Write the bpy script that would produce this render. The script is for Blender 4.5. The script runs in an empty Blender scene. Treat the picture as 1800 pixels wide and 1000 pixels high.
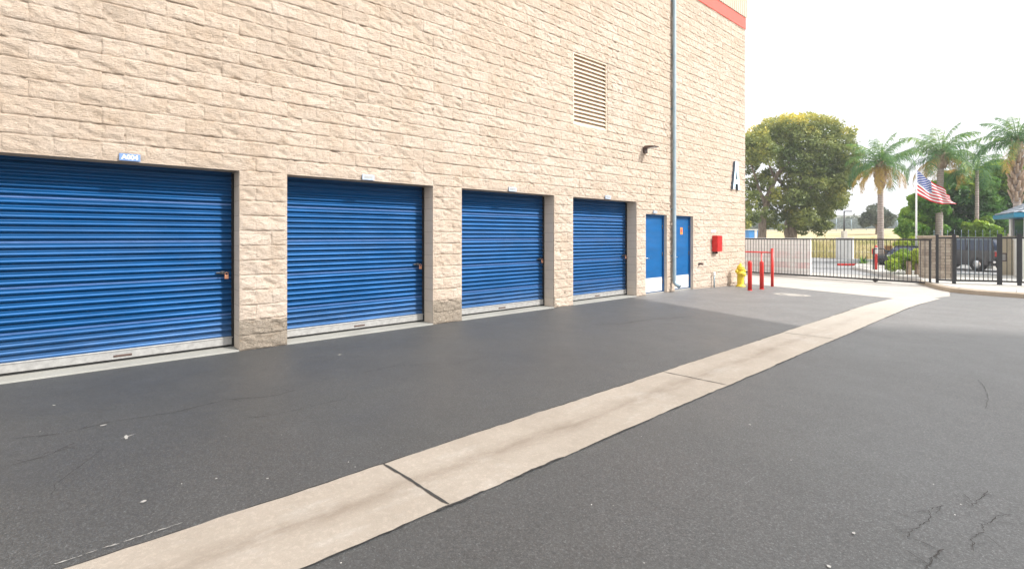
import bpy, bmesh, math, random
import numpy as np
from mathutils import Vector, Matrix
R = math.radians
scene = bpy.context.scene
COL = scene.collection

# ------------------------------------------------------------------ camera, light
CAMX, CAMZ = 7.435, 1.553
TH = math.atan2(990, 865)
cam = bpy.data.cameras.new('camera'); camo = bpy.data.objects.new('camera', cam); COL.objects.link(camo)
cam.sensor_width = 36; cam.lens = 36*865/1800; cam.shift_y = -85/1800
cam.clip_start = .05; cam.clip_end = 3000
camo.location = (CAMX, 0, CAMZ); camo.rotation_euler = (R(90), 0, TH)
scene.camera = camo
scene.view_settings.view_transform = 'Standard'; scene.view_settings.look = 'None'
scene.view_settings.exposure = 0.8; scene.view_settings.gamma = 1; scene.view_settings.use_curve_mapping = False
try:
    scene.cycles.use_denoising = True
    scene.cycles.max_bounces = 6; scene.cycles.transparent_max_bounces = 8
    scene.cycles.volume_bounces = 0
except Exception: pass

SUNV = Vector((1, .48, .97)).normalized()
W = bpy.data.worlds.new('World'); scene.world = W; W.use_nodes = True
nt = W.node_tree; nt.nodes.clear()
sky = nt.nodes.new('ShaderNodeTexSky'); sky.sky_type = 'NISHITA'; sky.sun_disc = False
sky.sun_elevation = math.asin(SUNV.z); sky.sun_rotation = math.atan2(SUNV.x, SUNV.y)
sky.dust_density = 6; sky.air_density = 1.0; sky.ozone_density = 1
hs = nt.nodes.new('ShaderNodeHueSaturation'); hs.inputs['Saturation'].default_value = .22
nt.links.new(sky.outputs[0], hs.inputs['Color'])
mixw = nt.nodes.new('ShaderNodeMix'); mixw.data_type = 'RGBA'; mixw.inputs[0].default_value = .6
mixw.inputs[7].default_value = (9.0, 9.1, 9.3, 1)          # flat bright overcast veil
nt.links.new(hs.outputs[0], mixw.inputs[6])
bg = nt.nodes.new('ShaderNodeBackground'); bg.inputs[1].default_value = .125
nt.links.new(mixw.outputs[2], bg.inputs[0])
wo = nt.nodes.new('ShaderNodeOutputWorld'); nt.links.new(bg.outputs[0], wo.inputs[0])

sl = bpy.data.lights.new('sun', 'SUN'); sl.energy = 3.3; sl.angle = R(3.5); sl.color = (1, .97, .92)
so = bpy.data.objects.new('sun', sl); COL.objects.link(so)
so.rotation_euler = SUNV.to_track_quat('Z', 'Y').to_euler(); so.location = (20, 10, 30)

# ------------------------------------------------------------------ helpers
def gz(x, y):
    t = min(max((y-12.5)/9.5, 0), 1); z = -.25*t*t*(3-2*t)
    t = min(max((y-52)/24, 0), 1); z += 1.75*t*t*(3-2*t)
    t = min(max((y-76)/50, 0), 1); z += 1.6*t
    return z
RIGHT = Vector((math.cos(TH), math.sin(TH), 0)); FWD = Vector((-math.sin(TH), math.cos(TH), 0))
def S(px, py, Y):                       # the place seen at that spot of the photo, Y metres ahead
    return Vector((CAMX, 0, CAMZ)) + RIGHT*((px-900)/865*Y) + FWD*Y + Vector((0, 0, (415-py)/865*Y))
def G(px, py, off=0):                   # the same, on the ground
    z = 0
    for _ in range(12):
        Y = 865*(CAMZ-z-off)/(py-415); p = S(px, py, Y); z = gz(p.x, p.y)
    return Vector((p.x, p.y, z+off))
def tag(o, label=None, cat=None, group=None, kind=None):
    if label: o['label'] = label
    if cat: o['category'] = cat
    if group: o['group'] = group
    if kind: o['kind'] = kind
    return o
def empty(name, loc=(0, 0, 0), rz=0, **k):
    o = bpy.data.objects.new(name, None); COL.objects.link(o); o.location = loc; o.rotation_euler = (0, 0, rz)
    o.empty_display_size = .1
    return tag(o, **k)
def copy_tree(o, parent=None):
    c = o.copy(); COL.objects.link(c)
    if parent: c.parent = parent
    for ch in [q for q in bpy.data.objects if q.parent == o]: copy_tree(ch, c)
    return c
class MB:
    def __init__(s): s.bm = bmesh.new()
    def box(s, a, b, bev=0, M=None):
        v = [s.bm.verts.new((x, y, z)) for x in (a[0], b[0]) for y in (a[1], b[1]) for z in (a[2], b[2])]
        fs = [s.bm.faces.new([v[i] for i in f]) for f in ((0,1,3,2),(4,6,7,5),(0,4,5,1),(2,3,7,6),(0,2,6,4),(1,5,7,3))]
        bmesh.ops.recalc_face_normals(s.bm, faces=fs)
        if bev:
            es = list({e for f in fs for e in f.edges})
            r = bmesh.ops.bevel(s.bm, geom=es, offset=bev, segments=2, affect='EDGES', profile=.5)
            v = list({q for f in r['faces'] for q in f.verts} | {q for q in v if q.is_valid})
        if M is not None: bmesh.ops.transform(s.bm, matrix=M, verts=v)
        return s
    def tube(s, pts, rad, n=12, cap=True):
        pts = [Vector(p) for p in pts]; rs = rad if hasattr(rad, '__len__') else [rad]*len(pts)
        rings = []; up = None
        for i, p in enumerate(pts):
            d = ((pts[min(i+1, len(pts)-1)]-p).normalized() + (p-pts[max(i-1, 0)]).normalized())
            d = d.normalized() if d.length > 1e-6 else Vector((0, 0, 1))
            if up is None: up = Vector((1, 0, 0)) if abs(d.x) < .8 else Vector((0, 1, 0))
            a = d.cross(up).normalized(); b = d.cross(a).normalized(); up = b.cross(d).normalized()*1 if False else up
            rings.append([s.bm.verts.new(p + (a*math.cos(t)+b*math.sin(t))*rs[i]) for t in [2*math.pi*k/n for k in range(n)]])
        fs = []
        for i in range(len(rings)-1):
            for k in range(n):
                f = s.bm.faces.new([rings[i][k], rings[i][(k+1) % n], rings[i+1][(k+1) % n], rings[i+1][k]]); f.smooth = True; fs.append(f)
        if cap:
            fs.append(s.bm.faces.new(rings[0][::-1])); fs.append(s.bm.faces.new(rings[-1]))
        bmesh.ops.recalc_face_normals(s.bm, faces=fs)
        return s
    def lathe(s, prof, c=(0, 0, 0), n=24, axis='z'):
        rings = []
        for r, h in prof:
            ring = []
            for k in range(n):
                t = 2*math.pi*k/n; q = (r*math.cos(t), r*math.sin(t), h)
                if axis == 'x': q = (h, r*math.cos(t), r*math.sin(t))
                if axis == 'y': q = (r*math.cos(t), h, r*math.sin(t))
                ring.append(s.bm.verts.new((q[0]+c[0], q[1]+c[1], q[2]+c[2])))
            rings.append(ring)
        fs = []
        for i in range(len(rings)-1):
            for k in range(n):
                f = s.bm.faces.new([rings[i][k], rings[i][(k+1) % n], rings[i+1][(k+1) % n], rings[i+1][k]]); fs.append(f)
                f.smooth = True
        fs.append(s.bm.faces.new(rings[0][::-1])); fs.append(s.bm.faces.new(rings[-1]))
        bmesh.ops.recalc_face_normals(s.bm, faces=fs)
        return s
    def prism(s, poly, h0, h1, axis='z', bev=0):   # polygon (u,v) pulled along an axis
        def P(u, v, h): return {'z': (u, v, h), 'x': (h, u, v), 'y': (u, h, v)}[axis]
        a = [s.bm.verts.new(P(u, v, h0)) for u, v in poly]; b = [s.bm.verts.new(P(u, v, h1)) for u, v in poly]
        fs = [s.bm.faces.new(a[::-1]), s.bm.faces.new(b)]
        for i in range(len(poly)):
            j = (i+1) % len(poly); fs.append(s.bm.faces.new([a[i], a[j], b[j], b[i]]))
        bmesh.ops.recalc_face_normals(s.bm, faces=fs)
        if bev:
            bmesh.ops.bevel(s.bm, geom=list({e for f in fs for e in f.edges}), offset=bev, segments=2, affect='EDGES', profile=.5)
        return s
    def build(s, name, mat, parent=None, **k):
        me = bpy.data.meshes.new(name); s.bm.to_mesh(me); s.bm.free()
        o = bpy.data.objects.new(name, me); COL.objects.link(o)
        me.materials.append(mat)
        if parent: o.parent = parent
        return tag(o, **k)
def np_mesh(name, V, F, mat, parent=None, smooth=False, tone=None, uv=None, **k):
    V = np.asarray(V, np.float32); F = np.asarray(F, np.int32)
    me = bpy.data.meshes.new(name)
    me.vertices.add(len(V)); me.vertices.foreach_set('co', V.ravel())
    n = F.shape[1]
    me.loops.add(F.size); me.loops.foreach_set('vertex_index', F.ravel())
    me.polygons.add(len(F)); me.polygons.foreach_set('loop_start', np.arange(0, F.size, n, dtype=np.int32))
    try: me.polygons.foreach_set('loop_total', np.full(len(F), n, np.int32))
    except Exception: pass
    if smooth: me.polygons.foreach_set('use_smooth', np.ones(len(F), bool))
    me.update(calc_edges=True)
    if tone is not None:
        a = me.attributes.new('tone', 'FLOAT', 'FACE'); a.data.foreach_set('value', np.asarray(tone, np.float32))
    if uv is not None:
        l = me.uv_layers.new(name='UVMap'); l.data.foreach_set('uv', np.asarray(uv, np.float32)[F.ravel()].ravel())
    for m in (mat if isinstance(mat, (list, tuple)) else [mat]): me.materials.append(m)
    o = bpy.data.objects.new(name, me); COL.objects.link(o)
    if parent: o.parent = parent
    return tag(o, **k)
def hsh(ix, iy, seed):
    h = (ix.astype(np.int64)*374761393 + iy.astype(np.int64)*668265263 + seed*974634777) & 0xffffffff
    h = ((h ^ (h >> 13))*1274126177) & 0xffffffff
    h = h ^ (h >> 16)
    return (h & 0xffffff)/float(0xffffff)
def vnoise(x, y, seed=0):
    ix = np.floor(x); iy = np.floor(y); fx = x-ix; fy = y-iy
    fx = fx*fx*fx*(fx*(fx*6-15)+10); fy = fy*fy*fy*(fy*(fy*6-15)+10)
    a = hsh(ix, iy, seed); b = hsh(ix+1, iy, seed); c = hsh(ix, iy+1, seed); d = hsh(ix+1, iy+1, seed)
    return (a*(1-fx)+b*fx)*(1-fy) + (c*(1-fx)+d*fx)*fy

# ------------------------------------------------------------------ materials
class Mat:
    def __init__(s, name, rough=.7, metal=0, spec=.5):
        s.m = bpy.data.materials.new(name); s.m.use_nodes = True; s.t = s.m.node_tree
        s.b = s.t.nodes['Principled BSDF']; s.b.inputs['Roughness'].default_value = rough
        s.b.inputs['Metallic'].default_value = metal; s.b.inputs['Specular IOR Level'].default_value = spec
        s.co = s.t.nodes.new('ShaderNodeTexCoord').outputs['Object']
    def n(s, t, **k):
        nd = s.t.nodes.new(t)
        for a, b in k.items(): setattr(nd, a, b)
        return nd
    def l(s, a, b): s.t.links.new(a, b)
    def noise(s, scale, detail=4, rough=.6, vec=None, stretch=None, loc=None):
        nd = s.n('ShaderNodeTexNoise'); nd.inputs['Scale'].default_value = scale
        nd.inputs['Detail'].default_value = detail; nd.inputs['Roughness'].default_value = rough
        v = vec or s.co
        if stretch or loc:
            mp = s.n('ShaderNodeMapping'); s.l(v, mp.inputs[0])
            if stretch: mp.inputs['Scale'].default_value = stretch
            if loc: mp.inputs['Location'].default_value = loc
            v = mp.outputs[0]
        s.l(v, nd.inputs['Vector']); return nd.outputs['Fac']
    def ramp(s, fac, a, b, ca=(0, 0, 0), cb=(1, 1, 1)):
        r = s.n('ShaderNodeValToRGB'); e = r.color_ramp.elements
        e[0].position = a; e[0].color = (*ca, 1); e[1].position = b; e[1].color = (*cb, 1)
        s.l(fac, r.inputs[0]); return r.outputs[0]
    def mix(s, fac, a, b, mode='MIX'):
        m = s.n('ShaderNodeMix', data_type='RGBA', blend_type=mode)
        for i, v in ((0, fac), (6, a), (7, b)):
            if hasattr(v, 'is_linked'): s.l(v, m.inputs[i])
            elif i == 0: m.inputs[0].default_value = v
            else: m.inputs[i].default_value = (*v, 1)
        return m.outputs[2]
    def math(s, op, a, b=0, clamp=False):
        m = s.n('ShaderNodeMath', operation=op); m.use_clamp = clamp
        for i, v in ((0, a), (1, b)):
            if hasattr(v, 'is_linked'): s.l(v, m.inputs[i])
            else: m.inputs[i].default_value = v
        return m.outputs[0]
    def color(s, v):
        if hasattr(v, 'is_linked'): s.l(v, s.b.inputs['Base Color'])
        else: s.b.inputs['Base Color'].default_value = (*v, 1)
        return s
    def bump(s, h, dist=.01, strength=1, prev=None):
        b = s.n('ShaderNodeBump'); b.inputs['Distance'].default_value = dist; b.inputs['Strength'].default_value = strength
        s.l(h, b.inputs['Height'])
        if prev: s.l(prev, b.inputs['Normal'])
        s.l(b.outputs[0], s.b.inputs['Normal']); return b.outputs[0]
    def rough(s, v): s.l(v, s.b.inputs['Roughness'])
    def xyz(s):
        x = s.n('ShaderNodeSeparateXYZ'); s.l(s.co, x.inputs[0]); return x.outputs
def simple(name, c, rough=.6, metal=0, var=.15, scale=8, bump=0, spec=.5):
    m = Mat(name, rough, metal, spec)
    f = m.noise(scale, 5)
    lo = tuple(v*(1-var) for v in c); hi = tuple(min(1, v*(1+var)) for v in c)
    m.color(m.ramp(f, .3, .7, lo, hi))
    if bump: m.bump(m.noise(scale*8, 4), bump)
    return m.m

def block_mat(name, smooth=False):
    m = Mat(name, .92, 0, .2)
    X, Y, Z = m.xyz()
    big = m.noise(.45, 3); mid = m.noise(3.2, 5, .65); fine = m.noise(26, 6, .7)
    c = m.mix(m.ramp(big, .35, .65), (.625, .52, .425), (.655, .56, .475))
    c = m.mix(m.math('MULTIPLY', m.ramp(mid, .42, .75), .35), c, (.52, .36, .23))
    # per-block tone
    row = m.math('FLOOR', m.math('DIVIDE', Z, .2032))
    par = m.math('MODULO', m.math('ADD', row, 100), 2)
    u = m.math('DIVIDE', m.math('ADD', m.math('SUBTRACT', Y, 2.207-.2032*40), m.math('MULTIPLY', par, .2032)), .4064)
    cb = m.n('ShaderNodeCombineXYZ'); m.l(m.math('FLOOR', u), cb.inputs[0]); m.l(row, cb.inputs[1])
    wn = m.n('ShaderNodeTexWhiteNoise'); wn.noise_dimensions = '2D'; m.l(cb.outputs[0], wn.inputs[0])
    c = m.mix(1, c, m.ramp(wn.outputs[0], 0, 1, (.90, .885, .87), (1.05, 1.05, 1.06)), 'MULTIPLY')
    c = m.mix(m.math('MULTIPLY', m.ramp(m.noise(34, 5, .75, stretch=(1, .6, 1.5)), .54, .74), .42), c, (.36, .25, .165))
    # rare rusty brown pits in the split faces
    pit = m.math('MULTIPLY', m.ramp(m.noise(9, 5, .7, loc=(3, 7, 1)), .62, .72), m.ramp(m.noise(30, 4, .7), .42, .58))
    c = m.mix(m.math('MULTIPLY', pit, .65), c, (.30, .17, .07))
    # bare grey concrete where the paint was never applied (bottom two courses of the piers)
    ed = m.math('ADD', Z, m.math('MULTIPLY', m.math('SUBTRACT', m.noise(6, 5), .5), .10))
    low = m.math('LESS_THAN', ed, .40)
    lim = m.math('ADD', Y, m.math('MULTIPLY', m.math('SUBTRACT', m.noise(4, 4), .5), 5))
    low = m.math('MULTIPLY', low, m.math('LESS_THAN', lim, 7.6))
    gry = m.mix(m.ramp(fine, .4, .65), (.15, .135, .11), (.29, .26, .215))
    c = m.mix(m.math('MULTIPLY', low, .85 if not smooth else .15), c, gry)
    g1 = m.noise(75, 4, .8); c = m.mix(m.math('MULTIPLY', m.ramp(g1, .47, .36), .35), c, (.34, .25, .17)); c = m.mix(m.math('MULTIPLY', m.ramp(g1, .53, .64), .35), c, (.84, .76, .67))
    ch_ = m.noise(13, 5, .75, stretch=(1, .45, 1.5), loc=(1, 8, 3)); c = m.mix(m.math('MULTIPLY', m.ramp(ch_, .58, .66), .34), c, (.36, .24, .15))
    if smooth:
        c = m.mix(.6, c, (.72, .62, .51))
        # mortar lines between the smooth block ends
        fz = m.math('ABSOLUTE', m.math('SUBTRACT', m.math('FRACT', m.math('DIVIDE', Z, .2032)), .5))
        c = m.mix(m.math('MULTIPLY', m.math('GREATER_THAN', fz, .482), .55), c, (.30, .22, .15))
        b = m.bump(fz, -.004); m.bump(m.noise(60, 4), .002, 1, b)
    else:
        # damp grime just above the ground
        gr = m.math('MULTIPLY', m.math('LESS_THAN', m.math('ADD', Z, m.math('MULTIPLY', m.noise(5, 5), .16)), .10), .4)
        c = m.mix(gr, c, (.25, .20, .16))
        h = m.math('ADD', m.noise(13, 6, .75, stretch=(1, .5, 1.4)), m.math('MULTIPLY', m.noise(42, 6, .75, stretch=(1, .7, 1.3)), 1.0))
        m.bump(h, .032, 1)
    m.color(c); return m.m
M = {}
M['block'] = block_mat('split_face_block'); M['block_smooth'] = block_mat('smooth_block_end', True)

def asphalt():
    m = Mat('worn_asphalt', .8, 0, .5)
    X, Y, Z = m.xyz()
    big = m.noise(.35, 5, .6); mid = m.noise(2.5, 6, .65); fine = m.noise(160, 3, .6)
    c = m.mix(m.ramp(big, .3, .7), (.062, .065, .066), (.088, .092, .094))
    c = m.mix(m.math('MULTIPLY', m.ramp(mid, .45, .75), .35), c, (.122, .126, .128))
    # tyre-worn lanes parallel to the building
    lane = m.noise(1, 4, .6, stretch=(1.6, .07, 1))
    c = m.mix(m.math('MULTIPLY', m.ramp(lane, .45, .7), .30), c, (.078, .079, .080))
    c = m.mix(m.math('MULTIPLY', m.math('DIVIDE', m.math('SUBTRACT', Y, 1), 9, True), .62), c, (.20, .203, .208))  # paler towards the gate: grazing sky sheen painted into the colour
    # older, paler seal beyond a construction joint
    wob = m.math('MULTIPLY', m.math('SUBTRACT', m.noise(3, 3), .5), .10)
    e1 = m.math('MULTIPLY', m.math('SUBTRACT', m.math('ADD', m.math('ADD', Y, m.math('MULTIPLY', X, .27)), wob), 10.40), 5, True)
    e2 = m.math('MULTIPLY', m.math('SUBTRACT', m.math('SUBTRACT', m.math('ADD', Y, wob), m.math('MULTIPLY', X, .6)), 6.6), .8, True)
    e = m.math('ADD', m.math('MULTIPLY', e1, m.math('LESS_THAN', X, 4.7)), m.math('MULTIPLY', e2, m.math('GREATER_THAN', X, 4.7)))
    old = m.mix(m.ramp(m.noise(1.1, 5), .35, .65), (.36, .345, .335), (.43, .42, .41))
    c = m.mix(m.math('MULTIPLY', e, .85), c, old)
    g2_ = m.noise(28, 5, .85)
    for sc_, lo_, hi_ in ((100, .66, 1.40), (210, .72, 1.30), (38, .92, 1.08)):
        vv = m.n('ShaderNodeTexVoronoi'); vv.inputs['Scale'].default_value = sc_; m.l(m.co, vv.inputs['Vector'])
        sv = m.n('ShaderNodeSeparateColor'); m.l(vv.outputs['Color'], sv.inputs[0])
        c = m.mix(1, c, m.ramp(sv.outputs[0], 0, 1, (lo_,)*3, (hi_,)*3), 'MULTIPLY')
    c = m.mix(m.math('MULTIPLY', m.ramp(g2_, .52, .60), .18), c, (.18, .18, .18))
    gr_ = m.noise(75, 5, .8)
    c = m.mix(m.math('MULTIPLY', m.ramp(gr_, .58, .68), .28), c, (.27, .27, .26))
    c = m.mix(m.math('MULTIPLY', m.ramp(gr_, .46, .34), .6), c, (.035, .035, .035))
    c = m.mix(m.math('MULTIPLY', m.ramp(fine, .42, .30), .35), c, (.03, .03, .03))
    st_ = m.math('MULTIPLY', m.ramp(m.noise(1.9, 6, .75, loc=(9, 4, 0)), .60, .72), .35)
    c = m.mix(st_, c, (.06, .06, .06))
    # scattered pale stone flecks
    v = m.n('ShaderNodeTexVoronoi'); v.inputs['Scale'].default_value = 9; m.l(m.co, v.inputs['Vector'])
    sp = m.math('MULTIPLY', m.math('LESS_THAN', v.outputs['Distance'], .035), m.ramp(m.noise(1.7, 2), .58, .62))
    c = m.mix(sp, c, (.5, .49, .46))
    m.color(c)
    m.rough(m.ramp(m.noise(.8, 4), .3, .7, (.48,)*3, (.64,)*3))
    b = m.bump(fine, .0022, .6); m.bump(m.noise(1.2, 3), .01, .5, b)
    return m.m
M['asphalt'] = asphalt()
def concrete(name, c1, c2, stain=(.30, .24, .18), streak=True, sc=1):
    m = Mat(name, .85, 0, .35)
    X, Y, Z = m.xyz()
    c = m.mix(m.ramp(m.noise(1.3*sc, 6, .65), .3, .7), c1, c2)
    c = m.mix(m.math('MULTIPLY', m.ramp(m.noise(9, 5, .7), .5, .75), .30), c, tuple(v*.72 for v in c1))
    if streak:
        cen = m.math('SUBTRACT', X, 4.70)
        cen = m.math('ADD', cen, m.math('MULTIPLY', m.math('SUBTRACT', m.noise(1.1, 3), .5), .22))
        band = m.math('SUBTRACT', 1, m.math('MULTIPLY', m.math('ABSOLUTE', cen), 7.5), True)
        st = m.math('MULTIPLY', band, m.ramp(m.noise(5, 6, .7, stretch=(1, .25, 1)), .38, .62))
        c = m.mix(m.math('MULTIPLY', st, .75), c, (.165, .13, .10))
        w = m.math('MULTIPLY', m.ramp(m.noise(2.4, 5, .7, stretch=(1, .4, 1), loc=(5, 2, 0)), .55, .72), .5)
        c = m.mix(w, c, (.42, .40, .37))
    if streak: c = m.mix(m.math('DIVIDE', m.math('SUBTRACT', Y, 7), 8, True), c, (.50, .47, .42))  # overexposed far end of the gutter painted in as paler concrete
    q1 = m.noise(30, 6, .85); c = m.mix(m.math('MULTIPLY', m.ramp(q1, .46, .36), .22), c, tuple(v*.55 for v in c1)); c = m.mix(m.math('MULTIPLY', m.ramp(q1, .54, .66), .14), c, tuple(min(.8, v*1.35) for v in c2))
    sp = m.ramp(m.noise(45, 3, .6), .66, .74)
    c = m.mix(m.math('MULTIPLY', sp, .35), c, (.22, .18, .14))
    m.color(c); m.bump(m.noise(55, 5, .7), .003, .8)
    return m.m
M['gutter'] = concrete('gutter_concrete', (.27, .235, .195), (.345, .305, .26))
M['apron'] = concrete('apron_concrete', (.42, .39, .35), (.50, .47, .43), streak=False)
M['slab'] = concrete('threshold_concrete', (.29, .285, .26), (.37, .365, .335), streak=False)
M['kerb'] = concrete('kerb_concrete', (.36, .29, .21), (.44, .37, .29), streak=False)
M['walk'] = concrete('sidewalk_concrete', (.48, .46, .42), (.56, .54, .50), streak=False)
M['crack'] = simple('crack_dark', (.03, .028, .027), .95)
M['street'] = simple('street_asphalt', (.30, .30, .30), .85, var=.2, scale=3, bump=.004)

def blue_door(name, col, rough=.33, metal=0):
    m = Mat(name, rough, metal, .5)
    X, Y, Z = m.xyz()
    c = m.mix(m.ramp(m.noise(2.2, 5, .6, stretch=(1, .5, 2)), .35, .7), tuple(v*.86 for v in col), tuple(v*1.12 for v in col))
    dust = m.math('MULTIPLY', m.ramp(m.noise(1.2, 4, .6, stretch=(1, .4, 2)), .45, .8), .05)
    c = m.mix(dust, c, (.30, .36, .45))
    low = m.math('MULTIPLY', m.math('SUBTRACT', 1, m.math('DIVIDE', Z, .5), True), .25)
    c = m.mix(m.math('MULTIPLY', low, m.noise(8, 5)), c, (.25, .27, .28))
    m.color(c); m.rough(m.ramp(m.noise(1.3, 4), .3, .7, (rough-.03,)*3, (rough+.08,)*3))
    return m.m
M['curtain'] = blue_door('blue_corrugated_steel', (.001, .054, .165), .40, .32)
for _m in (M['curtain'],):
    _b = _m.node_tree.nodes['Principled BSDF']; _c = _m.node_tree.nodes.new('ShaderNodeCombineXYZ'); _c.inputs[1].default_value = 1
    _b.inputs['Anisotropic'].default_value = .95; _b.inputs['Specular IOR Level'].default_value = .22; _m.node_tree.links.new(_c.outputs[0], _b.inputs['Tangent'])
M['seam'] = simple('faded_blue_seam', (.05, .12, .30), .5)
M['door'] = blue_door('blue_door_paint', (.001, .085, .25), .5)
M['door'].node_tree.nodes['Principled BSDF'].inputs['Specular IOR Level'].default_value = .2
M['bar'] = simple('galvanised_bar', (.31, .305, .295), .55, .2, .2, 14)
M['rubber'] = simple('black_rubber', (.012, .012, .012), .8)
M['dark'] = simple('dark_interior', (.01, .01, .011), .9)
M['kick'] = simple('kick_plate_steel', (.68, .66, .64), .5, .1, .08, 5)
M['steel'] = simple('brushed_steel', (.62, .62, .62), .3, .9, .1, 20)
M['latch'] = simple('dull_zinc', (.07, .07, .075), .45, .6, .2, 20)
M['brass'] = simple('copper_brass', (.62, .30, .18), .35, .7, .2, 30)
M['pipe'] = simple('grey_blue_pipe', (.27, .35, .40), .35, .3, .15, 5)
M['vent'] = simple('cream_louvre_paint', (.60, .49, .38), .55, 0, .08, 4)
M['bronze'] = simple('dark_bronze', (.09, .055, .045), .45, .2)
M['red'] = simple('red_paint', (.62, .022, .014), .38, 0, .14, 9)
M['redbox'] = simple('red_enamel', (.58, .012, .010), .28, 0, .1, 9)
M['yellow'] = simple('yellow_paint', (.75, .56, .035), .42, 0, .14, 12)
M['black'] = simple('black_steel_paint', (.014, .015, .018), .45, 0, .2, 6)
M['white'] = simple('white_paint', (.78, .78, .77), .5, 0, .05, 5)
M['letter_face'] = simple('pale_blue_face', (.60, .78, .90), .4, 0, .05, 5)
M['letter_side'] = simple('dark_letter_return', (.07, .10, .14), .5)
M['plate'] = simple('slate_blue_plate', (.13, .22, .42), .45, 0, .1, 20)
M['plate2'] = simple('faded_plate', (.36, .42, .52), .45, 0, .1, 20)
M['orange'] = simple('orange_sticker', (.75, .25, .03), .5)
M['coral'] = simple('coral_band', (.85, .075, .045), .5, 0, .05, 2)
M['siding'] = simple('tan_siding', (.50, .42, .32), .6, 0, .08, 3)
M['roof'] = simple('roof_gravel', (.3, .28, .25), .9)

# ------------------------------------------------------------------ ground
def sheet(name, us, vs, off, mat, P=None, **k):
    V = []; F = []
    for v in vs:
        for u in us:
            x, y = P(u, v) if P else (u, v)
            V.append((x, y, gz(x, y)+off))
    n = len(us)
    for j in range(len(vs)-1):
        for i in range(n-1): F.append((j*n+i, j*n+i+1, (j+1)*n+i+1, (j+1)*n+i))
    return np_mesh(name, V, F, mat, smooth=True, **k)
def drange(a, b, n): return [a+(b-a)*i/n for i in range(n+1)]
def fan_strip(name, A, B, off, mat, n=24, **k):   # between two polylines with equal counts
    V = []; F = []
    for i in range(len(A)):
        for j in range(n+1):
            p = Vector(A[i]).lerp(Vector(B[i]), j/n); V.append((p.x, p.y, gz(p.x, p.y)+off))
    for i in range(len(A)-1):
        for j in range(n): F.append((i*(n+1)+j, i*(n+1)+j+1, (i+1)*(n+1)+j+1, (i+1)*(n+1)+j))
    return np_mesh(name, V, F, mat, smooth=True, **k)
def ground_mat():
    m = Mat('dry_ground', .95, 0, .1)
    c = m.mix(m.ramp(m.noise(.25, 5), .4, .6), (.52, .40, .25), (.30, .27, .10))
    c = m.mix(m.ramp(m.noise(6, 5), .4, .7), c, (.60, .50, .33))
    m.color(c); m.bump(m.noise(8, 5), .05); return m.m
M['ground'] = ground_mat()
ys = drange(-30, 12.5, 5)+drange(13, 27, 28)+drange(29, 50, 7)+drange(52, 130, 26)+[160, 300, 700]
sheet('ground', [-700, -200, -90]+drange(-60, 60, 12)+[90, 200, 600], ys, -.012, M['ground'], kind='structure')
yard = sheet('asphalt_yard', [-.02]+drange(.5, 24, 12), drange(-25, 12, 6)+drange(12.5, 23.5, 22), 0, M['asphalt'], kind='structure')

random.seed(4)
def wob(y, s): return .004*math.sin(y*1.9+s)+.003*math.sin(y*7.7+s*2)+.0025*math.sin(y*29+s)+random.uniform(-.004, .004)
gy = drange(-8, 17.4, 380)
glab = 'structure'
A = [(4.335+wob(y, 0), y) for y in gy]; B = [(5.065+wob(y, 3), y) for y in gy]
def gutter_x(u, v): return (0, 0)
V = []; F = []
prof = [0, .12, .3, .5, .7, .88, 1]
jo = [1.57, 5.02, 8.5, 12.0, 15.5, -1.9, -5.4]
for i, y in enumerate(gy):
    for t in prof:
        x = A[i][0]+(B[i][0]-A[i][0])*t
        yy = y
        V.append((x, yy, gz(x, yy)+.006-.0*math.sin(math.pi*t)))
n = len(prof)
for i in range(len(gy)-1):
    for j in range(n-1): F.append((i*n+j, i*n+j+1, (i+1)*n+j+1, (i+1)*n+j))
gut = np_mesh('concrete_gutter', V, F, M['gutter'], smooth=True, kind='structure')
def ribbon(mb, pts, w, off):
    pts = [Vector((p[0], p[1], 0)) for p in pts]
    L = []; 
    for i, p in enumerate(pts):
        d = (pts[min(i+1, len(pts)-1)]-pts[max(i-1, 0)]).normalized(); nn = Vector((-d.y, d.x, 0))
        ww = w*random.uniform(.5, 1.2)*(1 if 0 < i < len(pts)-1 else .2)
        L.append([mb.bm.verts.new((q.x, q.y, gz(q.x, q.y)+off)) for q in (p-nn*ww/2, p+nn*ww/2)])
    for a, b in zip(L, L[1:]): mb.bm.faces.new([a[0], b[0], b[1], a[1]])
def jag(a, b, n, amp):
    a = Vector(a); b = Vector(b); d = b-a; nn = Vector((-d.y, d.x)).normalized(); o = 0; out = []
    for i in range(n+1):
        o = o*.75+random.uniform(-amp, amp) if 0 < i < n else o*.5
        out.append(a+d*(i/n)+nn*o)
    return out
mb = MB()
for y in jo: ribbon(mb, jag((4.34, y-.03), (5.06, y+.03), 14, .004), .013 if y != 1.57 else .018, .010)
mb.build('joint', M['crack'], gut)
# dark gap where asphalt meets the gutter, worn open in places
mb = MB()
for s, xs in ((0, 4.333), (3, 5.068)):
    y = -3
    while y < 15:
        L_ = random.uniform(.3, 1.5)
        ribbon(mb, [(xs+wob(q, s)*.9, q) for q in drange(y, y+L_, 14)], random.choice([.008, .012, .016]), .0075)
        y += L_+random.uniform(0, .25)
mb.build('edge_gap', M['crack'], gut)
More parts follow.
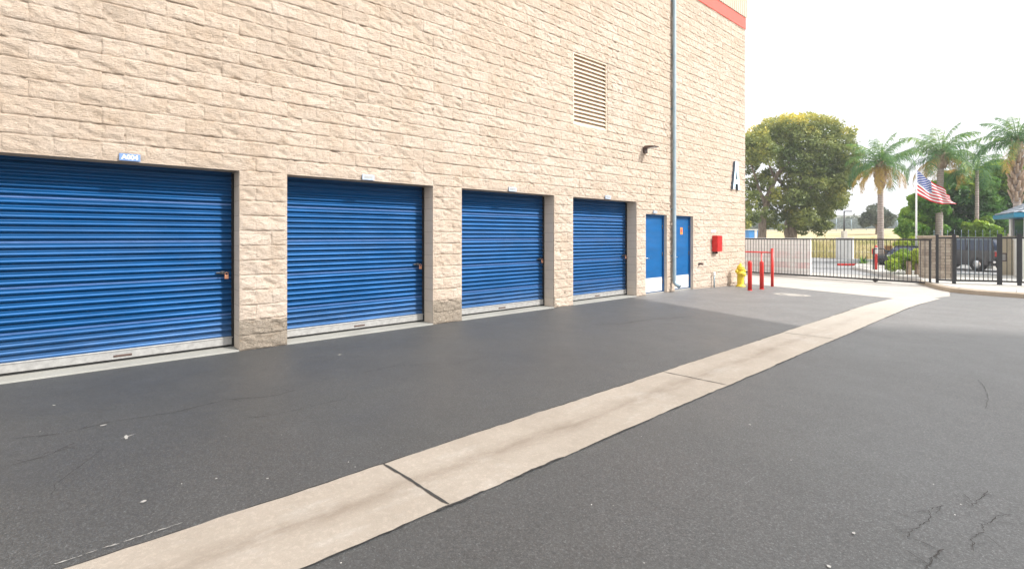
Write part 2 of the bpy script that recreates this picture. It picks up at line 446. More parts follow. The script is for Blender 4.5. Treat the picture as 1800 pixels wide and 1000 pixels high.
# cracks in the asphalt
def crack_px(mb, pts, w, amp=.012, sub=9):
    w *= .58; amp *= .7
    P = [G(*p) for p in pts]
    for a, b in zip(P, P[1:]):
        J = jag((a.x, a.y), (b.x, b.y), sub, amp); ribbon(mb, J, w, .005)
        for q in J[1:-1]:
            if random.random() < .22:
                an = random.uniform(0, 6.28); e = q+Vector((math.cos(an), math.sin(an)))*random.uniform(.04, .16); ribbon(mb, jag(q, e, 4, amp*.5), w*.6, .0052)
mb = MB()
crack_px(mb, [(0, 823), (90, 798), (130, 778)], .009)
crack_px(mb, [(20, 772), (110, 762), (200, 741), (300, 726), (400, 703), (480, 697), (520, 686)], .011)
crack_px(mb, [(430, 735), (470, 731), (560, 712), (610, 700)], .007)
crack_px(mb, [(640, 655), (700, 642), (780, 640), (860, 628)], .009)
crack_px(mb, [(1040, 571), (1090, 570), (1130, 563), (1175, 560), (1220, 556)], .016, .03)
crack_px(mb, [(1628, 1000), (1640, 980), (1660, 966)], .012)
crack_px(mb, [(1596, 946), (1602, 930), (1634, 918), (1636, 896), (1660, 890)], .007)
crack_px(mb, [(1700, 890), (1716, 883), (1735, 862)], .007)
crack_px(mb, [(1708, 960), (1706, 945), (1728, 934), (1735, 922), (1752, 908), (1780, 906)], .007)
crack_px(mb, [(1720, 668), (1735, 690), (1733, 720)], .006)
crack_px(mb, [(90, 870), (100, 850), (180, 790)], .004)
mb.build('crack', M['crack'], yard)
# pale scuffs and paint drops
mb = MB()
for px, py, w, h in ((221, 769, .12, .02), (181, 748, .035, .03), (252, 882, .03, .02), (95, 713, .03, .02), (597, 624, .05, .03), (1500, 938, .02, .02), (1318, 747, .03, .015), (1457, 997, .025, .02), (380, 842, .02, .015), (470, 842, .02, .015)):
    p = G(px, py); k = 9
    ring = [mb.bm.verts.new((p.x+math.cos(t)*w*random.uniform(.25, .6), p.y+math.sin(t)*h*random.uniform(.3, .9), gz(p.x, p.y)+.006)) for t in [2*math.pi*i/k for i in range(k)]]
    mb.bm.faces.new(ring)
p0 = G(212, 772); p1 = G(236, 764)
ribbon(mb, [(p0.x, p0.y), ((p0.x+p1.x)/2, (p0.y+p1.y)/2+.004), (p1.x, p1.y)], .012, .0065)
M['scuff'] = simple('pale_scuff', (.30, .295, .28), .9); mb.build('pale_scuff', M['scuff'], yard)
mb = MB()   # broken pale crumbs of old sealer along the gutter edge
a_s = G(95, 998); b_s = G(322, 924)
for k in range(34):
    t = k/34+random.uniform(-.01, .01); q = a_s.lerp(b_s, t); L_ = random.uniform(.01, .05); wv_ = random.uniform(-.006, .006)
    if random.random() < .25: continue
    ribbon(mb, [(q.x-.03+wv_, q.y-L_/2), (q.x-.028+wv_*.5, q.y), (q.x-.03+wv_, q.y+L_/2)], random.uniform(.004, .012), .0068)
mb.build('sealer_line', M['scuff'], yard)

# apron, driveway and street beyond the gate
apL = [(-9, 18.4), (-3, 18.2), (.45, 17.6), (2.4, 16.75), (4.33, 15.9), (4.34, 16.9), (4.9, 17.4), (5.05, 18.9)]
apR = [(-9, 28), (-3, 27.6), (.3, 27.4), (1.8, 27.3), (3.0, 27.2), (3.6, 27.1), (4.2, 25), (4.7, 21.6)]
apr = fan_strip('driveway_apron', apL, apR, .004, M['apron'], kind='structure')
mb = MB()
ribbon(mb, jag((-3, 21.0), (4.2, 19.2), 20, .004), .012, .007)
ribbon(mb, jag((1.2, 17.25), (1.8, 24), 20, .004), .010, .007)
mb.build('joint', M['crack'], apr)
sheet('street', drange(-60, 40, 40), drange(27.0, 46, 19), .008, M['street'], kind='structure')
# kerb and raised sidewalk on the right
kp = [G(x, y) for x, y in ((1615, 499.5), (1632, 504), (1650, 509.5), (1670, 513.5), (1712, 518), (1800, 524.5), (1900, 533), (2050, 548))]
kb = [(p.x, p.y) for p in kp]
back = [(4.0, 29), (5, 29.5), (6, 30), (8, 30), (11, 30), (14, 30), (18, 29), (24, 27)]
def raised(name, front, back, h, mat, lip=.15, **k):
    mbb = MB(); rows = []
    for f, b in zip(front, back):
        f = Vector((*f, 0)); b = Vector((*b, 0)); d = (b-f).normalized()
        pts = [(f, 0), (f+d*.015, h-.015), (f+d*.035, h), (f+d*lip, h+.001)]+[(f.lerp(b, t), h+.001) for t in (.2, .4, .6, .8, 1)]
        rows.append([mbb.bm.verts.new((p.x, p.y, gz(p.x, p.y)+z)) for p, z in pts])
    for r0, r1 in zip(rows, rows[1:]):
        for j in range(len(r0)-1): mbb.bm.faces.new([r0[j], r1[j], r1[j+1], r0[j+1]])
    bmesh.ops.recalc_face_normals(mbb.bm, faces=mbb.bm.faces[:])
    return mbb.build(name, mat, **k)
sw = raised('sidewalk', kb, back, .13, M['kerb'], kind='structure')
off_ = [Vector((*a, 0)).lerp(Vector((*b, 0)), .045) for a, b in zip(kb, back)]
fan_strip('sidewalk_surface', [(p.x, p.y) for p in off_], back, .137, M['walk'], kind='structure', parent=sw)
mb = MB()
for px in (1680, 1785): 
    a = G(px, 517 if px < 1700 else 523); ribbon(mb, [(a.x, a.y+.02), (a.x+.0, a.y+.5), (a.x-.1, a.y+2.0)], .012, .142)
mb.build('joint', M['crack'], sw)
# planter island across the driveway
isl = [G(x, y) for x, y in ((1498, 474), (1520, 478), (1560, 487), (1600, 494), (1634, 499))]
islb = [G(x, y) for x, y in ((1508, 466), (1530, 464.5), (1570, 464), (1610, 464), (1650, 464))]
raised('planter_island', [(p.x, p.y) for p in isl], [(p.x, p.y) for p in islb], .14, M['walk'], kind='structure')

# manhole style utility cover ring
c = G(1392, 518.5)
mb = MB()
for r0, r1, z in ((.20, .30, .0075), (.0, .17, .0075)):
    ra = [mb.bm.verts.new((c.x+r0*1.5*math.cos(t), c.y+r0*math.sin(t), gz(c.x, c.y)+z)) for t in [2*math.pi*i/32 for i in range(32)]] if r0 else None
    rb = [mb.bm.verts.new((c.x+r1*1.5*math.cos(t), c.y+r1*math.sin(t), gz(c.x, c.y)+z)) for t in [2*math.pi*i/32 for i in range(32)]]
    if ra:
        for i in range(32): mb.bm.faces.new([ra[i], rb[i], rb[(i+1) % 32], ra[(i+1) % 32]])
    else: mb.bm.faces.new(rb)
M['cover'] = simple('cover_concrete', (.36, .34, .31), .9, var=.2); mb.build('utility_cover', M['cover'], label='pale round utility cover set flush in the grey asphalt near the red posts', cat='utility cover')

# ------------------------------------------------------------------ building
BL = empty('storage_building', (0, 0, 0), label='long tan split-face block storage building with blue roll-up doors and a coral band', cat='building')
U = .2032; Y0 = 2.207-U*26; NU = 99-26+26; NU = int(round((17.04-Y0)/U)); Y1 = Y0+NU*U
OPEN = [(2.207-15*U, 2.207-3*U), (2.207, 2.207+12*U), (2.207+15*U, 2.207+27*U), (2.207+30*U, 2.207+42*U)]
OZ = 12*U
MD = [(2.207+44*U, 2.207+49*U), (2.207+51*U, 2.207+56*U)]; MDZ = 10.5*U
VENT = (2.207+30*U, 2.207+36*U, 20*U, 28*U)
Z0 = -2*U; NR = 46; ZT = Z0+NR*U     # top at 44 courses = 8.94
offs = np.array([.0035, .009, .03, .055, .08, .1016, .123, .148, .174, .1942, .1997])
ysv = (Y0+np.arange(NU)[:, None]*U+offs[None, :]).ravel(); ysv = np.concatenate([[Y0], ysv, [Y1]])
zsv = (Z0+np.arange(NR)[:, None]*U+offs[None, :]).ravel(); zsv = np.concatenate([[Z0], zsv, [ZT]])
YY, ZZ = np.meshgrid(ysv, zsv)
ci = np.floor((YY-Y0)/U+1e-6).astype(int); ri = np.floor((ZZ-Z0)/U+1e-6).astype(int)
par = (ri+1) % 2
bi = np.floor((ci+par+1)/2)
b0 = (bi*2-par-1)*U+Y0                       # block left end
du = np.minimum(np.abs(YY-b0), np.abs(b0+2*U-YY)); dv = np.minimum((ZZ-Z0) - ri*U, (ri+1)*U-(ZZ-Z0)); dv = np.abs(dv)
rb = hsh(bi, ri, 5); rb2 = hsh(bi, ri, 9); rb3 = hsh(bi, ri, 13)
a_ = R(-20); u_ = YY*math.cos(a_)+ZZ*math.sin(a_); v_ = -YY*math.sin(a_)+ZZ*math.cos(a_)
n1 = vnoise(u_*5+rb*37, v_*10+rb2*37, 1)-.5
n2 = vnoise(u_*17+rb*11, v_*36, 2)-.5
n3 = vnoise(u_*32, v_*60, 3)-.5
chip = np.clip((vnoise(u_*9+rb2*19, v_*17+7, 4)-.62)*9, 0, 1)
ridge = 1-2*np.abs(vnoise(u_*10+3+rb3*7, v_*24, 6)-.5)
deepc = np.clip((vnoise(u_*6+rb3*23, v_*20+rb*9, 14)-.74)*9, 0, 1)
face = .024+(rb-.5)*.004+n1*.009+n2*.017+n3*.016+(ridge**3)*.009-chip*.010*(rb3 > .3)-deepc*.020+(rb2-.5)*.03*(YY-b0-U)+(rb3-.5)*.03*((ZZ-Z0)-(ri+.5)*U)
edge = 1-np.exp(-np.minimum(du, dv)/.013)
face = face*(.92+.08*edge)
groove_v = (du < .005); groove_h = (dv < .005)
face = .022+(face-.022)*.78
gdep = .003+.013*hsh(bi, np.round((ZZ-Z0)/U).astype(int), 31)**1.5
H = np.where(groove_h, np.minimum(face-gdep, .014), face); H = np.where(groove_v & ~groove_h, face-.0022, H)
# even out the blocks' edges along openings
for a, b, oz in [(a, b, OZ) for a, b in OPEN]+[(a, b, MDZ) for a, b in MD]:
    dy_ = np.maximum(np.maximum(a-YY, YY-b), 0); dz_ = np.maximum(ZZ-oz, 0)
    dd_ = np.sqrt(dy_**2+dz_**2); k_ = np.clip((dd_-.004)/.045, 0, 1); k_ = k_*k_*(3-2*k_)
    H = .013+(H-.013)*k_
Vw = np.stack([H, YY, ZZ], -1).reshape(-1, 3)
nC, nRw = len(ysv), len(zsv)
idx = np.arange(nC*nRw).reshape(nRw, nC)
Fq = np.stack([idx[:-1, :-1], idx[:-1, 1:], idx[1:, 1:], idx[1:, :-1]], -1)
cy = (ysv[:-1]+ysv[1:])/2; cz = (zsv[:-1]+zsv[1:])/2; CY, CZ = np.meshgrid(cy, cz)
keep = np.ones_like(CY, bool)
for a, b in OPEN: keep &= ~((CY > a) & (CY < b) & (CZ < OZ))
for a, b in MD: keep &= ~((CY > a) & (CY < b) & (CZ < MDZ))
keep &= ~((CY > VENT[0]) & (CY < VENT[1]) & (CZ > VENT[2]) & (CZ < VENT[3]))
wall = np_mesh('wall', Vw, Fq[keep], M['block'], BL, smooth=False)
# reveals
REC = .29
mb = MB()
def reveal(a, b, z, d, x0=.013, zl=-.4):
    for y, s in ((a, -1), (b, 1)):
        mb.box((-d-.1, min(y, y+s*.05), zl), (x0-.016, max(y, y+s*.05), z+.05))
    mb.box((-d-.1, a, z), (x0-.016, b, z+.05))
for a, b, zz, dd_ in [(a, b, OZ, REC) for a, b in OPEN]+[(a, b, MDZ, .12) for a, b in MD]:
    mb = MB(); reveal(a, b, zz, dd_); mb.build('reveal', M['block_smooth'], BL)
mb = MB(); reveal(VENT[0], VENT[1], VENT[3], .06, zl=VENT[2]); mb.box((-.2, VENT[0], VENT[2]-.05), (-.003, VENT[1], VENT[2])); mb.build('reveal', M['block_smooth'], BL)
mb = MB()
mb.box((-24, -14, -.4), (-REC-.12, Y1-.30, 10.4))
mb.box((-REC-.12, -14, -.4), (-.03, Y0, 10.4))
mb.box((-24, Y1-.30, -.4), (-.02, Y1, 8.95))
mb.box((-REC-.12, Y0, OZ+.06), (-.18, Y1-.3, 10.4))
for a, b in ((OPEN[0][1], OPEN[1][0]), (OPEN[1][1], OPEN[2][0]), (OPEN[2][1], OPEN[3][0]), (OPEN[3][1], MD[0][0]), (MD[0][1], MD[1][0]), (MD[1][1], Y1-.3)):
    mb.box((-REC-.12, a+.06, -.4), (-.03, b-.06, OZ+.05))
mb.build('core', M['block_smooth'], BL)
mb = MB(); mb.box((-.02, Y1-.06, -.4), (.008, Y1, 8.95)); mb.build('corner_return', M['block'], BL)

# coral band and metal siding above
mb = MB(); mb.box((-.05, -14, 8.585), (.045, Y1+.015, 8.96)); mb.box((-24, Y1, 8.585), (-.05, Y1+.015, 8.96)); mb.build('coral_band', M['coral'], BL)
mb = MB()
y = -14; prof = []
while y < Y1+.03:
    prof += [(.075, y), (.075, y+.055), (.055, y+.075), (.055, y+.13)]; y += .15
vs = [(mb.bm.verts.new((x, min(q, Y1+.03), 8.975)), mb.bm.verts.new((x, min(q, Y1+.03), 11.5))) for x, q in prof]
for p, q in zip(vs, vs[1:]): mb.bm.faces.new([p[0], q[0], q[1], p[1]])
mb.box((-24, -14, 8.975), (.05, Y1+.02, 11.5))
mb.build('siding', M['siding'], BL)
mb = MB(); mb.box((-24.1, -14.1, 11.5), (.12, Y1+.1, 11.7)); mb.build('roof', M['roof'], BL)

# roll-up doors
PIT = .0805
SEAMS = []
def curtain_profile():
    pts = []; z = .135; k = 0
    while z < 2.50:
        seam = (k % 6 == 3)
        for t, w in ((0, 0), (.16, 0), (.20, .12), (.27, .86), (.31, 1), (.46, 1.03), (.50, 1.0), (.54, .95), (.72, .69), (.76, .60), (.86, .18), (.92, .03)):
            pts.append((.024*w, z+PIT*t))
        z += PIT
        if seam: pts.append((.008, z+.003)); z += .024; pts.append((.0085, z-.003)); SEAMS.append(len(pts)-2)
        k += 1
    return pts
CP = curtain_profile()
def roll_door(first, y0, y1, label):
    if first is None:
        d = MB().box((-.10, 0, .02), (-.03, y1-y0, .03)).build('roller_door', M['rubber'], BL)   # carries its pieces
        vs = []
        m2 = MB()
        for x, z in CP:
            vs.append((m2.bm.verts.new((x-.04, .02, z)), m2.bm.verts.new((x-.04, y1-y0-.02, z))))
        for i_, (p, q) in enumerate(zip(vs, vs[1:])):
            f = m2.bm.faces.new([p[0], p[1], q[1], q[0]]); f.smooth = i_ not in SEAMS; f.material_index = 1 if i_ in SEAMS else 0
        bmesh.ops.recalc_face_normals(m2.bm, faces=m2.bm.faces[:])
        m2.build('curtain', M['curtain'], d).data.materials.append(M['seam'])
        w = y1-y0
        m2 = MB().box((-.035, .015, .048), (.004, w-.015, .16), .004).box((-.03, .015, .145), (.012, w-.015, .155), .002)
        m2.build('bottom_bar', M['bar'], d)
        MB().box((-.045, .01, .022), (-.012, w-.01, .046)).build('bottom_seal', M['rubber'], d)
        MB().box((.003, w*.5-.09, .075), (.012, w*.5+.09, .10), .003).build('lift_handle', M['bronze'], d)
        MB().box((-.03, -.0, .02), (.01, .03, 2.42)).build('guide_track', M['dark'], d); MB().box((-.03, w-.03, .02), (.01, w, 2.42)).build('guide_track', M['dark'], d)
        m2 = MB().box((-.005, w-.22, 1.04), (.010, w-.06, 1.06), .003).box((.010, w-.17, 1.03), (.022, w-.11, 1.07), .003).box((.026, w-.16, 1.035), (.05, w-.145, 1.06), .002)
        m2.build('latch', M['latch'], d)
        m2 = MB().box((.028, w-.125, .965), (.05, w-.075, 1.02), .006)
        m2.tube([(.04, w-.118, 1.015), (.04, w-.118, 1.04), (.04, w-.1, 1.055), (.04, w-.082, 1.04), (.04, w-.082, 1.015)], .005, 8)
        m2.build('padlock', M['brass'], d)
        return d
d0 = roll_door(None, *OPEN[0], '')
d0.location = (-REC, OPEN[0][0], 0)
dl = ['widest looking blue roll-up door under the plate reading A004', 'second blue roll-up door from the left edge', 'third blue roll-up door between two block piers', 'blue roll-up door next to the two plain blue doors']
d0['label'] = dl[0]
for k in (1, 2, 3):
    c_ = copy_tree(d0, BL); c_.location = (-REC, OPEN[k][0], 0); c_['label'] = dl[k]
# concrete thresholds
for k, (a, b) in enumerate(OPEN):
    mb = MB(); mb.box((-REC-.1, a+.002, -.1), (.02, b-.002, .018), .004)
    o = mb.build('threshold', M['slab'], BL)
# number plates over the doors
def text_mesh(body, size, ext, mat, parent, loc, rot, name='lettering', spacing=1):
    cu = bpy.data.curves.new(name, 'FONT'); cu.body = body; cu.size = size; cu.extrude = ext; cu.align_x = 'CENTER'; cu.align_y = 'CENTER'
    cu.offset = .003*size/.1; cu.space_character = spacing
    t = bpy.data.objects.new('tmp', cu); COL.objects.link(t)
    dg = bpy.context.evaluated_depsgraph_get(); me = bpy.data.meshes.new_from_object(t.evaluated_get(dg))
    bpy.data.objects.remove(t); me.materials.clear(); me.materials.append(mat)
    o = bpy.data.objects.new(name, me); COL.objects.link(o); o.parent = parent; o.location = loc; o.rotation_euler = rot
    return o
for k, (a, b) in enumerate(OPEN):
    cyy = (a+b)/2+(.0 if k else .05)
    p = MB().box((.030, cyy-.10, OZ+.004), (.050, cyy+.10, OZ+.088), .002).build('number_plate', M['plate'] if k == 0 else M['plate2'], BL)
    if k == 0: text_mesh('A004', .072, .002, M['white'], p, (.052, cyy, OZ+.046), (R(90), 0, R(90)))
    else: MB().box((.050, cyy-.07, OZ+.03), (.0515, cyy+.07, OZ+.065)).build('lettering', M['bar'], p)

# hinged service doors
def man_door(y0, y1, label):
    w = y1-y0
    d = MB().box((-.05, .05, .03), (-.005, w-.05, MDZ-.05), .003).build('door', M['door'], BL, label=label)
    d.location = (-.10, y0, 0)
    m2 = MB().box((-.06, 0, -.02), (.03, .045, MDZ-.004)).box((-.06, w-.045, -.02), (.03, w, MDZ-.004)).box((-.06, .045, MDZ-.045), (.03, w-.045, MDZ-.004))
    m2.build('door_frame', M['door'], d)
    MB().box((-.004, .065, .05), (.002, w-.065, .42), .001).build('kick_plate', M['kick'], d)
    m2 = MB().lathe([(.03, -.005), (.03, .012), (.012, .014), (.012, .045)], (0, .11, .96), 14, 'x').tube([(.045, .11, .96), (.05, .16, .965), (.05, .25, .955)], .011, 8)
    m2.build('handle', M['steel'], d)
    for z in (.3, 1.05, 1.8): MB().tube([(.004, w-.052, z-.055), (.004, w-.052, z+.055)], .011, 8).build('hinge', M['bronze'], d)
    MB().box((-.06, .0, -.02), (.05, w, .022), .004).build('door_sill', M['bar'], d)
    return d
a0 = man_door(*MD[0], 'plain blue metal door left of the downpipe')
a1 = man_door(*MD[1], 'blue metal door right of the downpipe with an orange sticker')
MB().box((-.004, .50, 1.60), (.0, .62, 1.80)).build('sticker', M['orange'], a1)
MB().box((.0, .525, 1.66), (.0015, .595, 1.75)).build('sticker_mark', M['coral'], a1)
p = MB().box((.03, 11.45, MDZ+.03), (.058, 11.62, MDZ+.09), .002).build('number_plate', M['plate2'], BL)

# louvred vent
mb = MB(); ya, yb, za, zb = VENT
mb.box((-.03, ya, za), (.012, ya+.035, zb)).box((-.03, yb-.035, za), (.012, yb, zb)).box((-.03, ya+.035, zb-.03), (.012, yb-.035, zb)).box((-.03, ya+.035, za), (.012, yb-.035, za+.03))
vt = mb.build('wall_vent', M['vent'], BL)
mb = MB(); nl = 17; st = (zb-za-.06)/nl
for i in range(nl):
    z = za+.03+i*st
    v = [mb.bm.verts.new(q) for q in ((.008, ya+.035, z), (.008, yb-.035, z), (-.055, yb-.035, z+st*.80), (-.055, ya+.035, z+st*.80), (.010, ya+.035, z+.012), (.010, yb-.035, z+.012), (-.053, yb-.035, z+st*.80+.008), (-.053, ya+.035, z+st*.80+.008))]
    for f in ((0,1,2,3), (4,7,6,5), (0,4,5,1)): mb.bm.faces.new([v[i_] for i_ in f])
mb.build('louvre', M['vent'], vt)
MB().box((-.12, ya, za), (-.055, yb, zb)).build('vent_backing', M['vent'], vt)

# downpipe with straps and kicked-out foot
PX, PY = .095, 12.41
mb = MB(); mb.tube([(PX, PY, 11), (PX, PY, .33), (PX+.01, PY, .26), (PX+.06, PY+.01, .20), (PX+.16, PY+.02, .15)], .052, 16, cap=False)
pp = mb.build('downpipe', M['pipe'], BL)
for z in (1.0, 2.3, 5.1, 6.6, 8.1): MB().box((.01, PY-.07, z-.02), (.04, PY+.07, z+.02)).build('pipe_strap', M['pipe'], pp)

# things fixed to the wall
lamp = empty('wall_lamp', (.02, 11.07, 3.80), label='small dark wedge shaped wall lamp above the plain blue doors', cat='wall lamp')
MB().box((-.02, -.07, -.09), (.06, .07, .07), .01).build('lamp_base', M['bronze'], lamp)
mb = MB(); mb.prism([(.05, .03), (.05, .085), (.10, .095), (.38, .055), (.38, .035), (.12, .02)], -.09, .09, 'y', .004); mb.build('lamp_head', M['bronze'], lamp)
MB().box((.14, -.07, .018), (.34, .07, .03)).build('lens', M['white'], lamp)

kb_ = empty('fire_box', (.03, 14.72, 1.07), label='glossy red box fixed on the tan wall right of the blue doors', cat='red box')
MB().box((-.02, 0, 0), (.17, .30, .50), .012).build('cabinet', M['redbox'], kb_)
MB().box((.17, .02, .02), (.18, .28, .48), .004).build('cabinet_door', M['redbox'], kb_)
MB().box((.181, .255, .2), (.195, .27, .28), .003).build('handle', M['steel'], kb_)
for q_ in (.03, .22): MB().box((-.02, q_, -.07), (.05, q_+.04, 0), .003).build('bracket', M['bronze'], kb_)
MB().box((.026, 14.66, 1.66), (.034, 14.96, 1.74), .002).build('wall_notice', M['white'], None, label='small faded white notice above the red box on the wall', cat='notice')

hb = empty('hose_valve', (.02, 13.92, .72), label='small dark brass valve sticking out of the wall beside the right blue door', cat='valve')
MB().lathe([(.045, -.01), (.045, .01), (.02, .015), (.02, .08), (.035, .085), (.035, .12)], (0, 0, 0), 14, 'x').build('valve_body', M['bronze'], hb)
MB().box((.05, -.06, .035), (.065, .06, .05), .003).tube([(.057, 0, .0), (.057, 0, .04)], .008, 8).build('valve_wheel', M['bronze'], hb)
sp = empty('standpipe', (.09, 14.72, gz(0, 14.7)), label='short grey standpipe with a white cap rising at the wall foot', cat='pipe')
MB().tube([(0, 0, -.02), (0, 0, .40)], .022, 12).build('pipe_stem', M['pipe'], sp)
MB().lathe([(.034, .36), (.038, .39), (.038, .46), (.03, .48)], (0, 0, 0), 14).build('cap', M['white'], sp)

lt = empty('letter_sign', (.06, 15.98, 3.08), label='tall pale blue letter A with dark sides at the building corner', cat='sign letter')
w_, h_, t_ = .50, .93, .13
outer = [(0, 0), (w_*.37, h_), (w_*.63, h_), (w_, 0), (w_-t_, 0), (w_*.69, h_*.22), (w_*.31, h_*.22), (t_, 0)]
def letterA(mb, x0, x1, g=0):
    # a ring-shaped A: two legs, a bar and an open counter
    L_ = [(0, 0), (w_*.37, h_), (w_*.5, h_), (w_*.5, h_*.80), (t_, 0)]
    mb.prism([(0, 0), (t_, 0), (w_*.5, h_*.78), (w_*.5, h_), (w_*.36, h_)], x0, x1, 'x')
    mb.prism([(w_, 0), (w_*.64, h_), (w_*.5, h_), (w_*.5, h_*.78), (w_-t_, 0)], x0, x1, 'x')
    mb.prism([(w_*.30, h_*.20), (w_*.70, h_*.20), (w_*.65, h_*.36), (w_*.35, h_*.36)], x0+.001, x1+.0015, 'x')
mb = MB(); letterA(mb, -.05, .035); mb.build('letter_return', M['letter_side'], lt)
mb = MB(); letterA(mb, .0355, .045); mb.build('letter_face', M['letter_face'], lt)

# ------------------------------------------------------------------ hydrant, posts
hy = empty('fire_hydrant', (.33, 16.0, gz(.3, 16)), R(-25), label='yellow fire hydrant standing at the building corner', cat='fire hydrant')
mb = MB(); mb.lathe([(.15, .0), (.15, .03), (.115, .035), (.10, .09), (.10, .40), (.125, .41), (.125, .44), (.11, .45), (.11, .55), (.125, .56), (.125, .585)], n=24)
mb.build('barrel', M['yellow'], hy)
mb = MB(); mb.lathe([(.11, .585), (.105, .63), (.08, .68), (.045, .71), (.03, .715), (.03, .755), (.012, .76)], n=20); mb.build('bonnet', M['yellow'], hy)
for (ax, s, z, r) in (('y', 1, .50, .045), ('y', -1, .50, .045), ('x', 1, .40, .062)):
    mb = MB(); mb.lathe([(r*.8, .09*s), (r*.8, .135*s), (r*1.15, .14*s), (r*1.15, .165*s), (r, .175*s), (r*.35, .178*s), (r*.35, .205*s)], (0, 0, z), 16, ax); mb.build('outlet_cap', M['yellow'], hy)
MB().lathe([(.155, -.02), (.155, .006), (.14, .008)], n=20).build('base_flange', M['rubber'], hy)

b1 = G(1318, 510.5); b2 = G(1339, 508.5)
bo = empty('bollard', b1, label='short red bollard just right of the yellow hydrant', cat='bollard', group='red bollards by the hydrant')
MB().lathe([(.058, -.02), (.058, .80), (.055, .83), (.04, .85), (.015, .86)], n=20).build('post', M['red'], bo)
MB().lathe([(.068, -.01), (.068, .012), (.06, .014)], n=20).build('base_flange', M['red'], bo)
bo2 = copy_tree(bo); bo2.location = b2; bo2['label'] = 'short red bollard between the other bollard and the tall red post'
tp = S(1356, 504, 16.3); tx, ty = .80, 17.30; tz = gz(tx, ty)
gr = empty('guard_rail', (tx, ty, tz), label='tall red post with a horizontal red pipe rail running behind the corner', cat='guard rail')
MB().tube([(0, 0, -.02), (0, 0, 1.27)], .046, 14).build('post', M['red'], gr)
MB().tube([(-.04, 0, 1.13), (-2.6, .25, 1.13)], .022, 10).build('rail', M['red'], gr)
MB().tube([(-.36, .03, 1.12), (-.36, .03, 0)], .02, 10).build('stay', M['red'], gr)

# ------------------------------------------------------------------ gate and fence
GH = 1.68
gA = S(1285, 415, 23.9); gB = G(1638, 503)
gA = Vector((gA.x, gA.y, 0)); gB = Vector((gB.x, gB.y, 0))
def fence_run(name, A, B, h, z0, spacing, mat, rail=.03, pick=.010, pickname='picket', finial=0, parent=None, mid=False, **k):
    A = Vector(A); B = Vector(B); L_ = (B-A).length; d = (B-A).normalized(); rz = math.atan2(d.y, d.x)
    if parent is None: parent = empty(name, (A.x, A.y, z0), rz, **k); loc = (0, 0, 0); r0 = 0
    o1 = MB().box((0, -rail/2, h-rail*1.3), (L_, rail/2, h), .003).build('top_rail', mat, parent)
    MB().box((0, -rail/2, .06), (L_, rail/2, .06+rail*1.4), .003).build('bottom_rail', mat, parent)
    mb = MB(); n_ = int(L_/spacing)
    for i in range(n_):
        x = (i+.5)*L_/n_; mb.box((x-pick, -pick, .06), (x+pick, pick, h-.01+finial))
        if finial: mb.lathe([(pick*1.8, h+finial-.05), (pick*2, h+finial-.02), (.002, h+finial+.05)], (x, 0, 0), 6)
    mb.build(pickname, mat, parent)
    return parent, L_
zg = gz(0, 23)
gate, GL = fence_run('sliding_gate', gA, gB, GH, zg+.02, .128, M['black'], .045, .0085, label='wide black steel picket sliding gate across the driveway', cat='gate')
for x in (.05, GL-.05): MB().box((x-.03, -.03, .05), (x+.03, .03, GH), .003).build('end_post', M['black'], gate)
mb = MB(); x = GL*.775
mb.lathe([(.055, -.03), (.055, .03)], (x, 0, .055), 16, 'y'); mb.box((x-.07, -.05, .03), (x+.07, -.032, .14), .004); mb.box((x-.07, .032, .03), (x+.07, .05, .14), .004)
mb.build('wheel', M['black'], gate)
mb = MB(); mb.box((0, -.02, 0), (GL-1.2, .02, .01)); tr = mb.build('gate_track', M['bronze'], label='thin steel track in the concrete under the sliding gate', cat='gate track')
d = (gB-gA).normalized(); tr.location = (gA.x, gA.y, zg+.006); tr.rotation_euler = (0, 0, math.atan2(d.y, d.x))

def at(px, Y, h=0): 
    p = S(px, 415, Y); return Vector((p.x, p.y, gz(p.x, p.y)+h))
KH = .135
def gate_post(px, py, w, h, label, cap=True):
    p = G(px, py, KH); o = empty('gate_post', p, R(6), label=label, cat='gate post', group='black steel posts of the walk-in gate')
    MB().box((-w/2, -w/2, -.1), (w/2, w/2, h), .004).build('post', M['black'], o)
    MB().box((-w/2-.008, -w/2-.008, h), (w/2+.008, w/2+.008, h+.02), .006).build('cap', M['black'], o)
    return o, p
o, P1 = gate_post(1647.5, 497.5, .085, 1.70, 'slim black steel post in front of the stone pillar')
o, P2 = gate_post(1677, 499, .105, 1.72, 'black steel post just right of the stone pillar')
o, P3 = gate_post(1757, 500.5, .13, 1.72, 'thick black gate post carrying the latch, in front of the grey vehicle and beige wall')
o, P4 = gate_post(1792, 502, .11, 1.72, 'black steel post in front of the white booth wall')
P5 = G(1990, 515, KH); 
for A_, B_, lab in ((P1, P2, 'narrow black picket panel in front of the stone pillar'), (P3, P4, 'narrow black picket panel left of the white booth wall')):
    fence_run('picket_panel', (A_.x, A_.y, 0), (B_.x, B_.y, 0), 1.60, A_.z+.03, .12, M['black'], .04, .009, label=lab, cat='fence panel')
wk, WL = fence_run('walk_gate', (P2.x, P2.y, 0), (P3.x, P3.y, 0), 1.60, P2.z+.03, .125, M['black'], .045, .009, label='black steel walk-in gate in front of the parked grey vehicle', cat='gate')
MB().box((WL-.32, -.05, .68), (WL-.10, .05, .78), .01).build('latch_box', M['black'], wk)
MB().lathe([(.012, -.05), (.012, -.09), (.035, -.095), (.04, -.13), (.02, -.15)], (WL-.22, 0, .74), 14, 'y').build('handle', M['steel'], wk)
fence_run('picket_panel', (P4.x, P4.y, 0), (P5.x, P5.y, 0), 1.60, P4.z+.03, .12, M['black'], .04, .009, label='black picket panel running on beyond the last post at the booth', cat='fence panel')

